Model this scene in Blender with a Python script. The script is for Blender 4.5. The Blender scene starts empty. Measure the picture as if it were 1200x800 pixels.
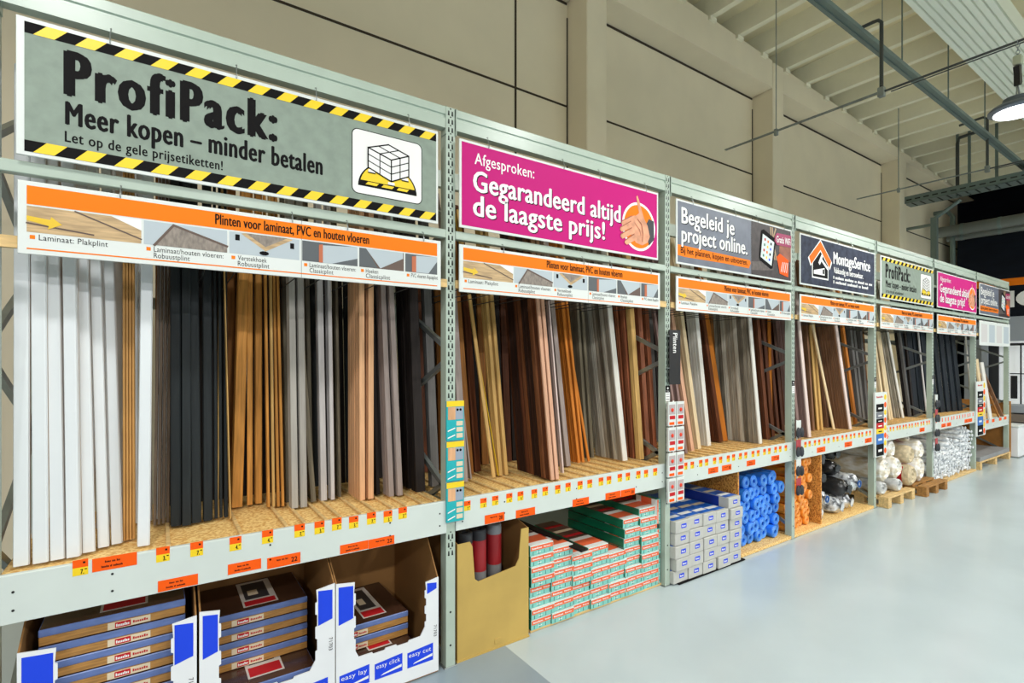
import bpy, bmesh, math, random
from mathutils import Vector, Matrix

random.seed(7)
scene = bpy.context.scene
COL = scene.collection

# ------------------------------------------------------------------ camera
F, XV, HZ = 605.0, 1482.0, 424.0            # focal length, aisle vanishing point and horizon in pixels of the 1200x800 frame
PHI = math.atan(F / (XV - 600.0))
SN, CS = math.sin(PHI), math.cos(PHI)
CAM = Vector((0.0, -2.5, 1.657))
cam_data = bpy.data.cameras.new('camera')
cam_data.sensor_width = 36.0
cam_data.lens = F / 1200.0 * 36.0
cam_data.shift_y = (HZ - 400.0) / 1200.0
cam_data.clip_start = 0.05
cam_data.clip_end = 200
cam = bpy.data.objects.new('camera', cam_data)
cam.location = CAM
cam.rotation_euler = (math.pi / 2, 0, -PHI)
COL.objects.link(cam)
scene.camera = cam

# ------------------------------------------------------------------ light and exposure
scene.view_settings.view_transform = 'Standard'
scene.view_settings.look = 'None'
scene.view_settings.exposure = -0.2
scene.view_settings.gamma = 1.0
scene.view_settings.use_curve_mapping = False
world = bpy.data.worlds.new('store_ambient')
scene.world = world
world.use_nodes = True
world.node_tree.nodes['Background'].inputs[0].default_value = (1.0, 0.985, 0.965, 1)
WORLD_STRENGTH = 0.37
world.node_tree.nodes['Background'].inputs[1].default_value = WORLD_STRENGTH
LAMP_POWER = 46.0
# aisle lamps, then unseen rear rows added for bounce light: x, y, height
LAMPS_AND_FILL = [(-0.5, -1.65, 3.95), (2.85, -1.65, 3.95), (6.25, -1.27, 3.86), (9.5, -1.6, 3.95), (12.9, -1.6, 3.95), (-4.0, -1.65, 3.95),
         (-3.2, -6.4, 4.6), (1.3, -6.4, 4.6), (6.0, -6.4, 4.6), (10.6, -6.4, 4.6), (15.2, -6.4, 4.6),
         (-3.2, -10.8, 4.6), (1.3, -10.8, 4.6), (6.0, -10.8, 4.6), (10.6, -10.8, 4.6), (15.2, -10.8, 4.6)]
for i, (lx, ly, lz) in enumerate(LAMPS_AND_FILL):
    ld = bpy.data.lights.new('lamp_and_fill_light', 'AREA')
    ld.shape = 'DISK'
    ld.size = 0.40
    ld.energy = LAMP_POWER if ly > -3 else LAMP_POWER * 4.6  # added rear rows run stronger to lift wall and ceiling
    ld.color = (1.0, 0.985, 0.98)
    lo = bpy.data.objects.new('lamp_and_fill_light', ld)
    lo.location = (lx, ly, lz - 0.012)
    COL.objects.link(lo)

# ------------------------------------------------------------------ pixel helpers (points on real planes)
def ray(px, py):
    a, b = (px - 600.0) / F, (HZ - py) / F
    return Vector((SN + a * CS, CS - a * SN, b))
def at(px, py, Y):
    d = ray(px, py); t = (Y - CAM.y) / d.y
    return d.x * t, CAM.z + d.z * t
def onz(px, py, Z):
    d = ray(px, py); t = (Z - CAM.z) / d.z
    return d.x * t, CAM.y + d.y * t
def onx(px, py, X):
    d = ray(px, py); t = X / d.x
    return CAM.y + d.y * t, CAM.z + d.z * t

# ------------------------------------------------------------------ materials
def lin(c):
    return tuple(((v / 255.0) / 12.92 if v / 255.0 <= 0.04045 else ((v / 255.0 + 0.055) / 1.055) ** 2.4) for v in c[:3]) + (1.0,)
MATS = {}
def mat(name, rgb, rough=0.55, metal=0.0, var=0.0, scale=12.0, stretch=None, bump=0.0, emit=0.0, rgb2=None, spec=0.5, objvar=0.0, lo=0.35, hi=0.65, detail=4.0):
    """plain or noise-mottled procedural material; stretch = per-axis scale for grain; objvar = brightness change from object to object"""
    if name in MATS: return MATS[name]
    m = bpy.data.materials.new(name); m.use_nodes = True
    nt = m.node_tree; b = nt.nodes['Principled BSDF']
    b.inputs['Roughness'].default_value = rough
    b.inputs['Metallic'].default_value = metal
    b.inputs['Specular IOR Level'].default_value = spec
    c = lin(rgb)
    b.inputs['Base Color'].default_value = c
    out = None
    if var or rgb2 or bump:
        tc = nt.nodes.new('ShaderNodeTexCoord')
        mp = nt.nodes.new('ShaderNodeMapping')
        mp.inputs['Scale'].default_value = stretch or (1, 1, 1)
        nt.links.new(tc.outputs['Object'], mp.inputs['Vector'])
        nz = nt.nodes.new('ShaderNodeTexNoise')
        nz.inputs['Scale'].default_value = scale
        nz.inputs['Detail'].default_value = detail
        nt.links.new(mp.outputs[0], nz.inputs['Vector'])
        if objvar:
            oi = nt.nodes.new('ShaderNodeObjectInfo')
            ad = nt.nodes.new('ShaderNodeVectorMath'); ad.operation = 'ADD'
            sc_ = nt.nodes.new('ShaderNodeVectorMath'); sc_.operation = 'SCALE'
            sc_.inputs[0].default_value = (13.0, 7.0, 3.0)
            nt.links.new(oi.outputs['Random'], sc_.inputs['Scale'])
            nt.links.new(mp.outputs[0], ad.inputs[0]); nt.links.new(sc_.outputs[0], ad.inputs[1])
            nt.links.new(ad.outputs[0], nz.inputs['Vector'])
        rp = nt.nodes.new('ShaderNodeValToRGB')
        rp.color_ramp.elements[0].position = lo; rp.color_ramp.elements[1].position = hi
        c2 = lin(rgb2) if rgb2 else tuple(v * (1 - var) for v in c[:3]) + (1,)
        c1 = c if rgb2 else tuple(min(1, v * (1 + var * 0.6)) for v in c[:3]) + (1,)
        rp.color_ramp.elements[0].color = c2
        rp.color_ramp.elements[1].color = c1
        nt.links.new(nz.outputs['Fac'], rp.inputs['Fac'])
        out = rp.outputs['Color']
        if bump:
            bp = nt.nodes.new('ShaderNodeBump'); bp.inputs['Strength'].default_value = bump; bp.inputs['Distance'].default_value = 0.004
            nt.links.new(nz.outputs['Fac'], bp.inputs['Height']); nt.links.new(bp.outputs[0], b.inputs['Normal'])
    if objvar:
        oi2 = nt.nodes.new('ShaderNodeObjectInfo'); ge = nt.nodes.new('ShaderNodeNewGeometry')
        ad2 = nt.nodes.new('ShaderNodeMath'); ad2.operation = 'ADD'; fr2 = nt.nodes.new('ShaderNodeMath'); fr2.operation = 'FRACT'
        nt.links.new(oi2.outputs['Random'], ad2.inputs[0]); nt.links.new(ge.outputs['Random Per Island'], ad2.inputs[1]); nt.links.new(ad2.outputs[0], fr2.inputs[0])
        mr = nt.nodes.new('ShaderNodeMapRange')
        mr.inputs['To Min'].default_value = 1 - objvar; mr.inputs['To Max'].default_value = 1 + objvar
        nt.links.new(fr2.outputs[0], mr.inputs['Value'])
        mx = nt.nodes.new('ShaderNodeVectorMath'); mx.operation = 'SCALE'
        if out is not None: nt.links.new(out, mx.inputs[0])
        else: mx.inputs[0].default_value = c[:3]
        nt.links.new(mr.outputs[0], mx.inputs['Scale'])
        out = mx.outputs[0]
    if out is not None: nt.links.new(out, b.inputs['Base Color'])
    if emit:
        b.inputs['Emission Color'].default_value = c
        b.inputs['Emission Strength'].default_value = emit
    MATS[name] = m
    return m
def wood(name, rgb, var=0.35, rough=0.5, objvar=0.07):
    return mat(name, rgb, rough + .1, spec=.25, var=var, scale=9.0, stretch=(9, 9, 0.55), objvar=objvar, detail=6.0, lo=0.3, hi=0.7)

# ------------------------------------------------------------------ mesh builder
class MB:
    def __init__(self): self.v, self.f, self.mi, self.mats = [], [], [], []
    def _m(self, m):
        if m not in self.mats: self.mats.append(m)
        return self.mats.index(m)
    def add(self, vs, fs, m):
        o = len(self.v); k = self._m(m)
        self.v += [tuple(p) for p in vs]
        for f in fs: self.f.append([i + o for i in f]); self.mi.append(k)
        return self
    def box(self, x0, y0, z0, x1, y1, z1, m, M=None):
        vs = [Vector(p) for p in ((x0,y0,z0),(x1,y0,z0),(x1,y1,z0),(x0,y1,z0),(x0,y0,z1),(x1,y0,z1),(x1,y1,z1),(x0,y1,z1))]
        if M is not None: vs = [M @ p for p in vs]
        return self.add(vs, [(0,3,2,1),(4,5,6,7),(0,1,5,4),(1,2,6,5),(2,3,7,6),(3,0,4,7)], m)
    def cbox(self, x0, y0, z0, x1, y1, z1, m, c=0.003, M=None):
        """box with chamfered edges"""
        bm = bmesh.new(); bmesh.ops.create_cube(bm, size=1)
        for v in bm.verts:
            v.co = Vector(((x0+x1)/2 + v.co.x*(x1-x0), (y0+y1)/2 + v.co.y*(y1-y0), (z0+z1)/2 + v.co.z*(z1-z0)))
        c = min(c, 0.45*min(abs(x1-x0), abs(y1-y0), abs(z1-z0)))
        bmesh.ops.bevel(bm, geom=bm.edges[:], offset=c, segments=1, affect='EDGES')
        bm.verts.index_update()
        vs = [M @ v.co if M is not None else v.co.copy() for v in bm.verts]
        self.add(vs, [[v.index for v in f.verts] for f in bm.faces], m); bm.free(); return self
    def prism(self, prof, a, b, m, caps=True):
        """closed profile of 3D points at a (list) swept to b = offset vector"""
        n = len(prof); off = Vector(b)
        vs = [Vector(p) + Vector(a) for p in prof] + [Vector(p) + Vector(a) + off for p in prof]
        fs = [(i, (i+1) % n, (i+1) % n + n, i + n) for i in range(n)]
        if caps: fs += [tuple(range(n))[::-1], tuple(range(n, 2*n))]
        return self.add(vs, fs, m)
    def cyl(self, p0, p1, r, m, n=12, r2=None, caps=True):
        p0, p1 = Vector(p0), Vector(p1); d = (p1 - p0).normalized()
        u = d.orthogonal().normalized(); w = d.cross(u)
        r2 = r if r2 is None else r2
        vs = []
        for p, rr in ((p0, r), (p1, r2)):
            for i in range(n):
                t = 2*math.pi*i/n; vs.append(p + (u*math.cos(t) + w*math.sin(t))*rr)
        fs = [(i, (i+1) % n, (i+1) % n + n, i + n) for i in range(n)]
        if caps: fs += [tuple(range(n))[::-1], tuple(range(n, 2*n))]
        return self.add(vs, fs, m)
    def tube(self, pts, r, m, n=8):
        pts = [Vector(p) for p in pts]; rings = []
        u = None
        for i, p in enumerate(pts):
            a = pts[max(0, i-1)]; b = pts[min(len(pts)-1, i+1)]
            d = (b - a).normalized()
            if u is None: u = d.orthogonal().normalized()
            u = (u - d*u.dot(d)).normalized(); w = d.cross(u)
            rings.append([p + (u*math.cos(2*math.pi*k/n) + w*math.sin(2*math.pi*k/n))*r for k in range(n)])
        vs = [q for rg in rings for q in rg]; fs = []
        for i in range(len(pts)-1):
            for k in range(n):
                fs.append((i*n+k, i*n+(k+1) % n, (i+1)*n+(k+1) % n, (i+1)*n+k))
        fs += [tuple(range(n))[::-1], tuple(range((len(pts)-1)*n, len(pts)*n))]
        return self.add(vs, fs, m)
    def lathe(self, prof, c, axis, m, n=20):
        """prof: (radius, height) pairs along axis from centre c"""
        axis = Vector(axis).normalized(); u = axis.orthogonal().normalized(); w = axis.cross(u); c = Vector(c)
        vs = []; fs = []
        for r, h in prof:
            for k in range(n):
                t = 2*math.pi*k/n; vs.append(c + axis*h + (u*math.cos(t) + w*math.sin(t))*max(r, 1e-4))
        for i in range(len(prof)-1):
            for k in range(n): fs.append((i*n+k, i*n+(k+1) % n, (i+1)*n+(k+1) % n, (i+1)*n+k))
        return self.add(vs, fs, m)
    def mesh(self, name, smooth=False, fix=True):
        me = bpy.data.meshes.new(name)
        me.from_pydata(self.v, [], self.f)
        for m in self.mats: me.materials.append(m)
        me.polygons.foreach_set('material_index', self.mi)
        if fix:
            bm = bmesh.new(); bm.from_mesh(me); bmesh.ops.recalc_face_normals(bm, faces=bm.faces[:]); bm.to_mesh(me); bm.free()
        if smooth:
            me.polygons.foreach_set('use_smooth', [True]*len(me.polygons))
            me.set_sharp_from_angle(angle=math.radians(38))
        me.update()
        return me
    def build(self, name, parent=None, loc=None, smooth=False, fix=True):
        o = bpy.data.objects.new(name, self.mesh(name, smooth, fix)); COL.objects.link(o)
        if parent is not None: o.parent = parent
        if loc is not None: o.location = loc
        return o

def tag(o, label, cat, group=None):
    o['label'] = label; o['category'] = cat; o['kind'] = 'thing'
    if group: o['group'] = group
    return o
def thing(name, label, cat, loc=(0, 0, 0), rot=(0, 0, 0), group=None):
    o = bpy.data.objects.new(name, None); o.empty_display_size = 0.05
    COL.objects.link(o); o.location = loc; o.rotation_euler = rot
    return tag(o, label, cat, group)
def structure(o):
    o['kind'] = 'structure'; return o
def copy_tree(o, parent=None):
    c = o.copy(); COL.objects.link(c)
    if parent is not None: c.parent = parent
    for ch in list(o.children): copy_tree(ch, c)
    return c
ORD = ['first', 'second', 'third', 'fourth', 'fifth', 'sixth', 'seventh', 'eighth', 'ninth', 'tenth', 'eleventh', 'twelfth', 'thirteenth', 'fourteenth', 'fifteenth', 'sixteenth', 'seventeenth', 'eighteenth', 'nineteenth', 'twentieth']

# ------------------------------------------------------------------ lettering as mesh outlines
_TX = {}
def glyphs(s, bold, space=1.0):
    k = (s, bold, space)
    if k not in _TX:
        cu = bpy.data.curves.new('lettering', 'FONT'); cu.body = s; cu.size = 1.0; cu.offset = bold; cu.resolution_u = 3; cu.space_character = space
        o = bpy.data.objects.new('lettering', cu); COL.objects.link(o)
        dg = bpy.context.evaluated_depsgraph_get()
        me = bpy.data.meshes.new_from_object(o.evaluated_get(dg))
        vs = [(v.co.x, v.co.y) for v in me.vertices]; fs = [tuple(p.vertices) for p in me.polygons]
        bpy.data.objects.remove(o); bpy.data.meshes.remove(me); bpy.data.curves.remove(cu)
        _TX[k] = (vs, fs)
    return _TX[k]
_h = glyphs('H', 0.0); CAP = max(v[1] for v in _h[0])
def put_text(mb, s, u0, u1, vbase, cap, place, m, bold=0.02, shear=0.0, space=1.05):
    """fit string s between u0 and u1 with its baseline at vbase (v downward); place(u, v) -> 3D point"""
    if s.startswith('~'):            # print too small to read in the photo: letter-sized dashes in word groups
        n = len(s) - 1; cw = (u1 - u0)/n
        for i, ch in enumerate(s[1:]):
            if ch == ' ': continue
            a = u0 + cw*i; hh = cap*(1.0 if (i*7) % 5 == 0 else .72)
            mb.add([place(a, vbase), place(a + cw*.72, vbase), place(a + cw*.72, vbase - hh), place(a, vbase - hh)], [(0, 1, 2, 3)], m)
        return
    vs, fs = glyphs(s, 0.0, space)
    xa = min(v[0] for v in vs); xb = max(v[0] for v in vs)
    kx = (u1 - u0) / (xb - xa); ky = cap / CAP
    b = max(0.0, bold - .006) * .6 * cap / CAP
    for n_, (du, dv) in enumerate(((0, 0),) if b < 5e-4 else ((-b, 0), (b, 0), (0, -b*.5), (0, b*.5))):
        pts = [Vector(place(u0 + du + (x - xa)*kx + shear*y*ky, vbase + dv - y*ky)) for x, y in vs]
        mb.add([(p.x, p.y - n_*.00011, p.z) for p in pts], fs, m)

# ------------------------------------------------------------------ palette
STEEL = mat('rack_paint', (176, 192, 178), 0.33, var=0.05, scale=6)
STEEL_W = mat('shelf_beam_paint', (208, 218, 212), 0.36, var=0.03, scale=5)
ZINC = mat('zinc_steel', (150, 158, 158), 0.38, metal=0.75, var=0.12, scale=9)
BLACK = mat('black_print', (18, 17, 18), 0.75, spec=.15)
HOLE = mat('slot_dark', (30, 34, 32), 0.8)
WHITE = mat('white_print', (240, 241, 238), 0.4)
SIGNW = mat('sign_white', (220, 226, 222), 0.45)
ORANGE = mat('orange_print', (242, 124, 4), 0.6, spec=.25)
ORANGE_TAG = mat('price_orange', (246, 92, 10), 0.6, spec=.2)
YELLOW = mat('yellow_print', (242, 208, 20), 0.45)
OSB = mat('strand_board', (252, 218, 146), 0.6, scale=75, stretch=(1, 1.4, 1), rgb2=(214, 158, 80), bump=0.15, detail=3, lo=.4, hi=.56)
OSB_D = mat('strand_board_panel', (226, 166, 82), 0.6, scale=62, stretch=(1, 1.3, 1.0), rgb2=(164, 98, 34), bump=0.15, detail=3, lo=.4, hi=.56)
PINE = mat('raw_pine', (224, 190, 130), 0.6, var=0.2, scale=8, stretch=(1, 6, 6))
PINE_D = mat('old_pine', (170, 122, 62), 0.65, var=0.3, scale=8, stretch=(1, 6, 6))
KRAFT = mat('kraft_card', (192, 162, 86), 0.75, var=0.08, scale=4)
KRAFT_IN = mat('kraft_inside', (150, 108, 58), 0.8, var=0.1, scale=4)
CARDW = mat('white_card', (232, 236, 238), 0.5, var=0.03, scale=5)
BLUE = mat('blue_print', (18, 66, 226), 0.42)
PACKBLUE = mat('pack_blue', (100, 122, 178), 0.35, var=0.15, scale=14, stretch=(1, 1, 3))
PACKBROWN = mat('pack_woodprint', (176, 128, 66), 0.45, var=0.3, scale=10, stretch=(1, 4, 14))
PACKTOP = mat('pack_dark_top', (70, 46, 34), 0.22, var=0.25, scale=5)
RED = mat('red_print', (190, 28, 36), 0.6, spec=.25)
CREAM = mat('label_cream', (222, 206, 176), 0.5)
TEAL = mat('teal_print', (132, 204, 192), 0.5, var=0.1, scale=30)
TEAL_S = mat('green_film', (16, 122, 88), 0.3, var=0.2, scale=5, stretch=(1, .5, 6))
CORAL = mat('coral_print', (238, 108, 66), 0.45)
TICK = mat('teal_dark', (40, 104, 104), 0.5)
MAGENTA = mat('magenta_print', (196, 8, 120), 0.6, spec=.25)
SLATE = mat('slate_print', (58, 64, 80), 0.7, spec=.2, var=0.35, scale=14, detail=8)
BLUEGREY = mat('bluegrey_print', (104, 112, 126), 0.45, var=0.15, scale=7)
CONCRETE = mat('concrete_print', (138, 153, 140), 0.7, var=0.10, scale=18, detail=8)
SKIN = mat('hand_print', (226, 158, 122), 0.5, var=0.25, scale=16)
SKIN_D = mat('hand_print_shade', (164, 92, 62), 0.5)
CLEARISH = mat('foil_silver', (232, 237, 240), 0.28, metal=0.1, var=0.25, scale=30, bump=0.5)

# ================================================================== ROOM
YP, YW = 1.70, 2.03                       # pillar faces and wall panels behind the rack
WALLP = mat('wall_paint', (242, 230, 202), 0.8, var=0.05, scale=1.2)
WALLD = mat('wall_joint', (64, 54, 40), 0.9)
CEILP = mat('ceiling_paint', (244, 232, 194), 0.8, var=0.06, scale=1.5)
RIBP = mat('rib_paint', (248, 242, 216), 0.75, var=0.05, scale=2)
# floor
FM = mat('floor_epoxy', (188, 203, 207), 0.2, var=0.05, scale=1.3, detail=8, spec=0.45)
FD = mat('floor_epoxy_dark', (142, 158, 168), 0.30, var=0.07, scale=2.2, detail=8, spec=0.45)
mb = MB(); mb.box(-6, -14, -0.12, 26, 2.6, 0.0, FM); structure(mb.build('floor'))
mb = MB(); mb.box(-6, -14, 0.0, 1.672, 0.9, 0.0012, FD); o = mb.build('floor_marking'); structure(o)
def zc(x): return 6.22 - 0.045 * (x - 7.4)     # underside of the ceiling ribs
# wall panels and joints
mb = MB(); mb.box(-6, YW, 0, 17.4, YW + 0.2, 5.78, WALLP); mb.box(-6, YW + .45, 5.4, 17.4, YW + .6, 7.3, WALLD)
structure(mb.build('wall_back'))
mb = MB()
mb.box(-6, YW - 0.004, 4.575, 17.2, YW + 0.01, 4.597, WALLD)
for px, py in ((604, 50),):
    x, _ = at(px, py, YW); mb.box(x - 0.012, YW - 0.006, 0, x + 0.012, YW + 0.01, 6.6, WALLD)
structure(mb.build('trim_1'))
# pillars
PX = []
for pl, pr in ((688.0, 711.7), (906.0, 918.6), (1054.6, 1062.4)):
    x0, _ = at(pl, 100, YP); x1, _ = at(pr, 100, YP); PX.append((x0, x1))
    mb = MB(); mb.cbox(x0, YP, 0, x1, YW + 0.05, zc(x1) - .002, WALLP, 0.012)
    mb.box(x0 - 0.014, YW - 0.008, 0, x0 + 0.002, YW + 0.0, 5.6, WALLD)
    structure(mb.build('trim_2'))
# girder along the wall head
zg = at(800, 44, YP)[1]
mb = MB()
edges = [-6.0] + [v for p in PX for v in p] + [17.4]
for i in range(0, len(edges), 2):
    xa_, xb_ = edges[i], edges[i+1] - .012
    for lo_, hi_ in ((YP + .005, YW + .02),):
        vs = [(x, y, z) for x in (xa_, xb_) for y, z in ((lo_, zg), (lo_, zc(x) - .002), (hi_, zc(x) - .002), (hi_, zg - .02))]
        mb.add(vs, [(0, 1, 5, 4), (1, 2, 6, 5), (2, 3, 7, 6), (3, 0, 4, 7), (0, 3, 2, 1), (4, 5, 6, 7)], WALLP)
    mb.box(xa_, YW - .006, zg - .05, xb_, YW + .01, zg - .022, WALLD)
structure(mb.build('trim_3'))
# ceiling deck and ribs (slightly falling along the aisle)
mb = MB()
mb.prism([(-6, 0, zc(-6) + .27), (18, 0, zc(18) + .27), (18, 0, zc(18) + .5), (-6, 0, zc(-6) + .5)], (0, -13, 0), (0, 15.7, 0), CEILP)
structure(mb.build('ceiling'))
x_rib0 = at(895, 63, YP)[0]
mb = MB()
for k in range(-20, 17):
    x = x_rib0 + 0.637 * k; z = zc(x)
    if x < -5 or x > 16.9: continue
    mb.prism([(x - .045, 0, z), (x + .045, 0, z), (x + .075, 0, z + .29), (x - .075, 0, z + .29)], (0, -13, 0), (0, 15.3, 0), RIBP)
    mb.box(x - .07, YP - .03, z - .055, x + .07, YP + .08, z - .003, RIBP)
structure(mb.build('ceiling_ribs'))
# pale ribbed sheet running along the aisle under the ceiling
SHEET = mat('white_ribbed_sheet', (234, 238, 222), 0.5)
SHEET_D = mat('white_ribbed_groove', (182, 184, 160), 0.6)
mb = MB()
zs = 5.66
yl, yr = -0.24, -0.82
n = 8
prof = []
for i in range(n):
    y0 = yl + (yr - yl) * i / n; w = (yr - yl) / n
    prof += [(0, y0, zs), (0, y0 + w*.70, zs), (0, y0 + w*.76, zs + .03), (0, y0 + w*.94, zs + .03)]
prof += [(0, yr, zs), (0, yr, zs + .22), (0, yl, zs + .22)]
mb.prism(prof, (4.0, 0, 0), (13.0, 0, 0), SHEET)
structure(mb.build('ceiling_panel'))
# end wall with dark cladding, portal fascia, stripe and letters
NAVY = mat('navy_cladding', (16, 22, 32), 0.8, spec=.2, var=0.2, scale=3, stretch=(1, 1, 4))
ENDG = mat('grey_partition', (150, 158, 166), 0.5)
ENDW = mat('bright_partition', (228, 234, 238), 0.5)
mb = MB(); mb.box(17.2, -9, 0, 17.4, 2.2, 7.2, NAVY)
structure(mb.build('wall_end'))
XF = 15.9
yf0 = onx(1122, 300, XF)[0]
mb = MB(); mb.box(XF, -6.0, 2.62, XF + 0.9, yf0, 4.95, NAVY)
zz = onx(1185, 326, XF)[1]; zy = onx(1185, 334.5, XF)[1]
mb.box(XF - 0.015, -6.0, zy, XF, yf0, zz, ORANGE)
yI, zI0 = onx(1184.2, 360, XF); zI1 = onx(1184.2, 341, XF)[1]; yI2 = onx(1188.8, 350, XF)[0]
yC = onx(1190.8, 350, XF)[0]
def pf(u, v): return (XF - 0.02, yI - u, v)
vs, fs = glyphs('I', 0.03)
mb.box(XF - 0.03, yI2, zI0, XF, yI, zI1, WHITE)
ccx = yC - 0.24; hz = (zI1 - zI0)/2; zmid = (zI0 + zI1)/2
arc = [(ccx + .24*math.cos(a)*-1 * -1, zmid + hz*math.sin(a)) for a in [math.radians(t) for t in range(50, 311, 20)]]
arc = [(ccx + .24*math.cos(math.radians(t)) * -1, zmid + hz*math.sin(math.radians(t))) for t in range(130, -131, -20)]
inn = [(ccx + .11*math.cos(math.radians(t)) * -1, zmid + hz*.62*math.sin(math.radians(t))) for t in range(-130, 131, 20)]
arc = [(ccx + (ccx - a) , b) for a, b in arc]; inn = [(ccx + (ccx - a), b) for a, b in inn]
mb.prism([(0, a, b) for a, b in arc + inn], (XF - 0.03, 0, 0), (0.03, 0, 0), WHITE)
structure(mb.build('wall_fascia'))
# partition and doorway seen past the end of the rack
mb = MB(); mb.box(XF + .5, -6, 0, XF + .6, yf0, 2.62, ENDG)
structure(mb.build('wall_partition'))

# ================================================================== RACK
X2 = 1.338                                   # right edge of the second upright
BAY = 1.8
UX = [X2 + BAY * (k - 1) for k in range(8)]  # right edges of uprights 0..7
UW, UD, RD, RH = 0.055, 0.062, 0.90, 3.037
ZT0, ZT1 = 2.918, 3.035
ZM0, ZM1 = 2.327, 2.372
ZB0, ZB1 = 0.737, 0.909
names = ['the end of the rack beside the white skirting', 'the grey sign and the magenta hand sign', 'the magenta hand sign and the phone sign',
         'the phone sign and the house logo sign', 'the house logo sign and the second grey sign', 'the second grey sign and second magenta sign',
         'the second magenta sign and last phone sign', 'the far end of the rack beside the white bollard']
def upright(k, x):
    lab = ('perforated steel upright frame at ' if k in (0, 7) else 'perforated steel upright frame between ') + names[k]
    r = thing('rack_upright', lab, 'rack upright', (x, 0, 0), group='upright frames of the rack')
    mb = MB()
    mb.prism([(-UW, 0, 0), (0, 0, 0), (0, UD, 0), (-.008, UD, 0), (-.008, .008, 0), (-UW + .008, .008, 0), (-UW + .008, UD, 0), (-UW, UD, 0)], (0, 0, .004), (0, 0, RH - .004), STEEL)
    mb.build('front_post', r)
    mb = MB()
    mb.prism([(-UW, RD, 0), (0, RD, 0), (0, RD - UD, 0), (-UW, RD - UD, 0)], (0, 0, .004), (0, 0, RH - .004), STEEL)
    mb.build('rear_post', r)
    mb = MB()
    z = 0.62
    while z < RH - 0.03:
        covered = (ZB0 - .02 < z < ZB1 + .02)
        if not covered:
            s = 1 if int(z*1000/50) % 2 else -1
            for sx in (-.39, -.61):
                w = .0055
                mb.add([(sx*.1 - w + .022, -.0006, z - .013), (sx*.1 + w + .022, -.0006, z - .013), (sx*.1 + w*.6 + .022, -.0006, z + .013), (sx*.1 - w*.6 + .022, -.0006, z + .013)], [(0, 1, 2, 3)], HOLE)
            mb.add([(-.0315, -.0006, z + .021), (-.0235, -.0006, z + .021), (-.0235, -.0006, z + .028), (-.0315, -.0006, z + .028)], [(0, 1, 2, 3)], HOLE)
        z += 0.045
    for z in (.12, .30): mb.cyl((-.028, -.001, z), (-.028, .002, z), .006, HOLE, 8)
    mb.build('slot_holes', r, fix=False)
    mb = MB(); mb.cbox(-UW - .012, -.006, 0, .012, UD + .02, .006, ZINC, .002); mb.build('foot_plate', r)
    zs_ = [.35, .92, 1.27, 1.70, 2.10, 2.55, 2.95]
    fr, bk = UD * .7, RD - UD * .5
    segs = [((fr, .12), (bk, .55)), ((bk, .55), (fr, 1.0 - .0)), ((fr, .955), (bk, 1.33)), ((bk, 1.33), (fr, 1.665)), ((fr, 1.735), (bk, 2.10)), ((bk, 2.10), (fr, 2.40)), ((fr, 2.45), (bk, 2.85))]
    for (ya, za), (yb, zb) in segs:
        d = Vector((0, yb - ya, zb - za)); L = d.length; a = math.atan2(d.z, d.y)
        M = Matrix.Translation((-UW/2, ya, za)) @ Matrix.Rotation(a, 4, 'X')
        mb = MB(); mb.prism([M @ Vector(p) for p in ((-.012, 0, -.014), (.012, 0, -.014), (.012, 0, .014), (-.012, 0, .014))], (0, 0, 0), d, ZINC)
        mb.build('brace', r)
    return r
for k, x in enumerate(UX): upright(k, x)

bays = [(UX[k] + .0015, UX[k+1] - UW - .0015) for k in range(7)]
signname = ['above the grey sign nearest the rack end', 'above the magenta hand sign', 'above the phone photo sign', 'above the house logo sign',
            'above the second grey sign', 'above the second magenta sign', 'above the last phone sign']
def beam_prof(y0, y1, z0, z1, groove=True):
    h = z1 - z0
    p = [(0, y0, z0), (0, y0, z0 + h*.46)]
    if groove: p += [(0, y0 + .008, z0 + h*.50), (0, y0 + .008, z0 + h*.60), (0, y0, z0 + h*.64)]
    p += [(0, y0, z1 - .004), (0, y0 + .004, z1), (0, y1, z1), (0, y1, z0)]
    return p
for k, (xa, xb) in enumerate(bays):
    r = thing('top_beam', 'grooved grey steel top beam ' + signname[k], 'beam', ((xa+xb)/2, 0, ZT0), group='top beams of the rack')
    mb = MB(); mb.prism([(xa - (xa+xb)/2, y, z - ZT0) for _, y, z in beam_prof(-.006, .045, ZT0, ZT1)], (0, 0, 0), (xb - xa, 0, 0), STEEL)
    mb.build('beam_body', r)
    for sx, s in ((xa - (xa+xb)/2, 1), (xb - (xa+xb)/2, -1)):
        MB().box(sx, -.009, -.03, sx + s*.004, .05, ZT1 - ZT0 + .0, STEEL).build('end_plate', r)
    r = tag(MB().cbox(xa, -.004, ZM0, xb, .036, ZM1, STEEL, .003).build('sign_rail'), 'thin grey steel rail between the two signs, ' + signname[k].replace('above', 'under'), 'beam', 'sign rails of the rack')
    rb = MB(); rb.box(xa, RD - .05, ZT0, xb, RD - .005, ZT1, STEEL)
    tag(rb.build('rear_beam'), 'rear top beam seen behind the boards ' + signname[k].replace('above', 'under'), 'beam', 'rear beams of the rack')
    rb = MB().box(xa, RD - .05, 1.94, xb, RD - .005, 2.0, STEEL)
    tag(rb.build('rear_beam'), 'rear beam at mid height behind the boards ' + signname[k].replace('above', 'under'), 'beam', 'rear beams of the rack')
    rb = MB().box(xa, RD - .05, ZB0 + .06, xb, RD - .005, ZB1 - .022, STEEL)
    tag(rb.build('rear_beam'), 'rear shelf beam behind the boards ' + signname[k].replace('above', 'under'), 'beam', 'rear beams of the rack')

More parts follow.
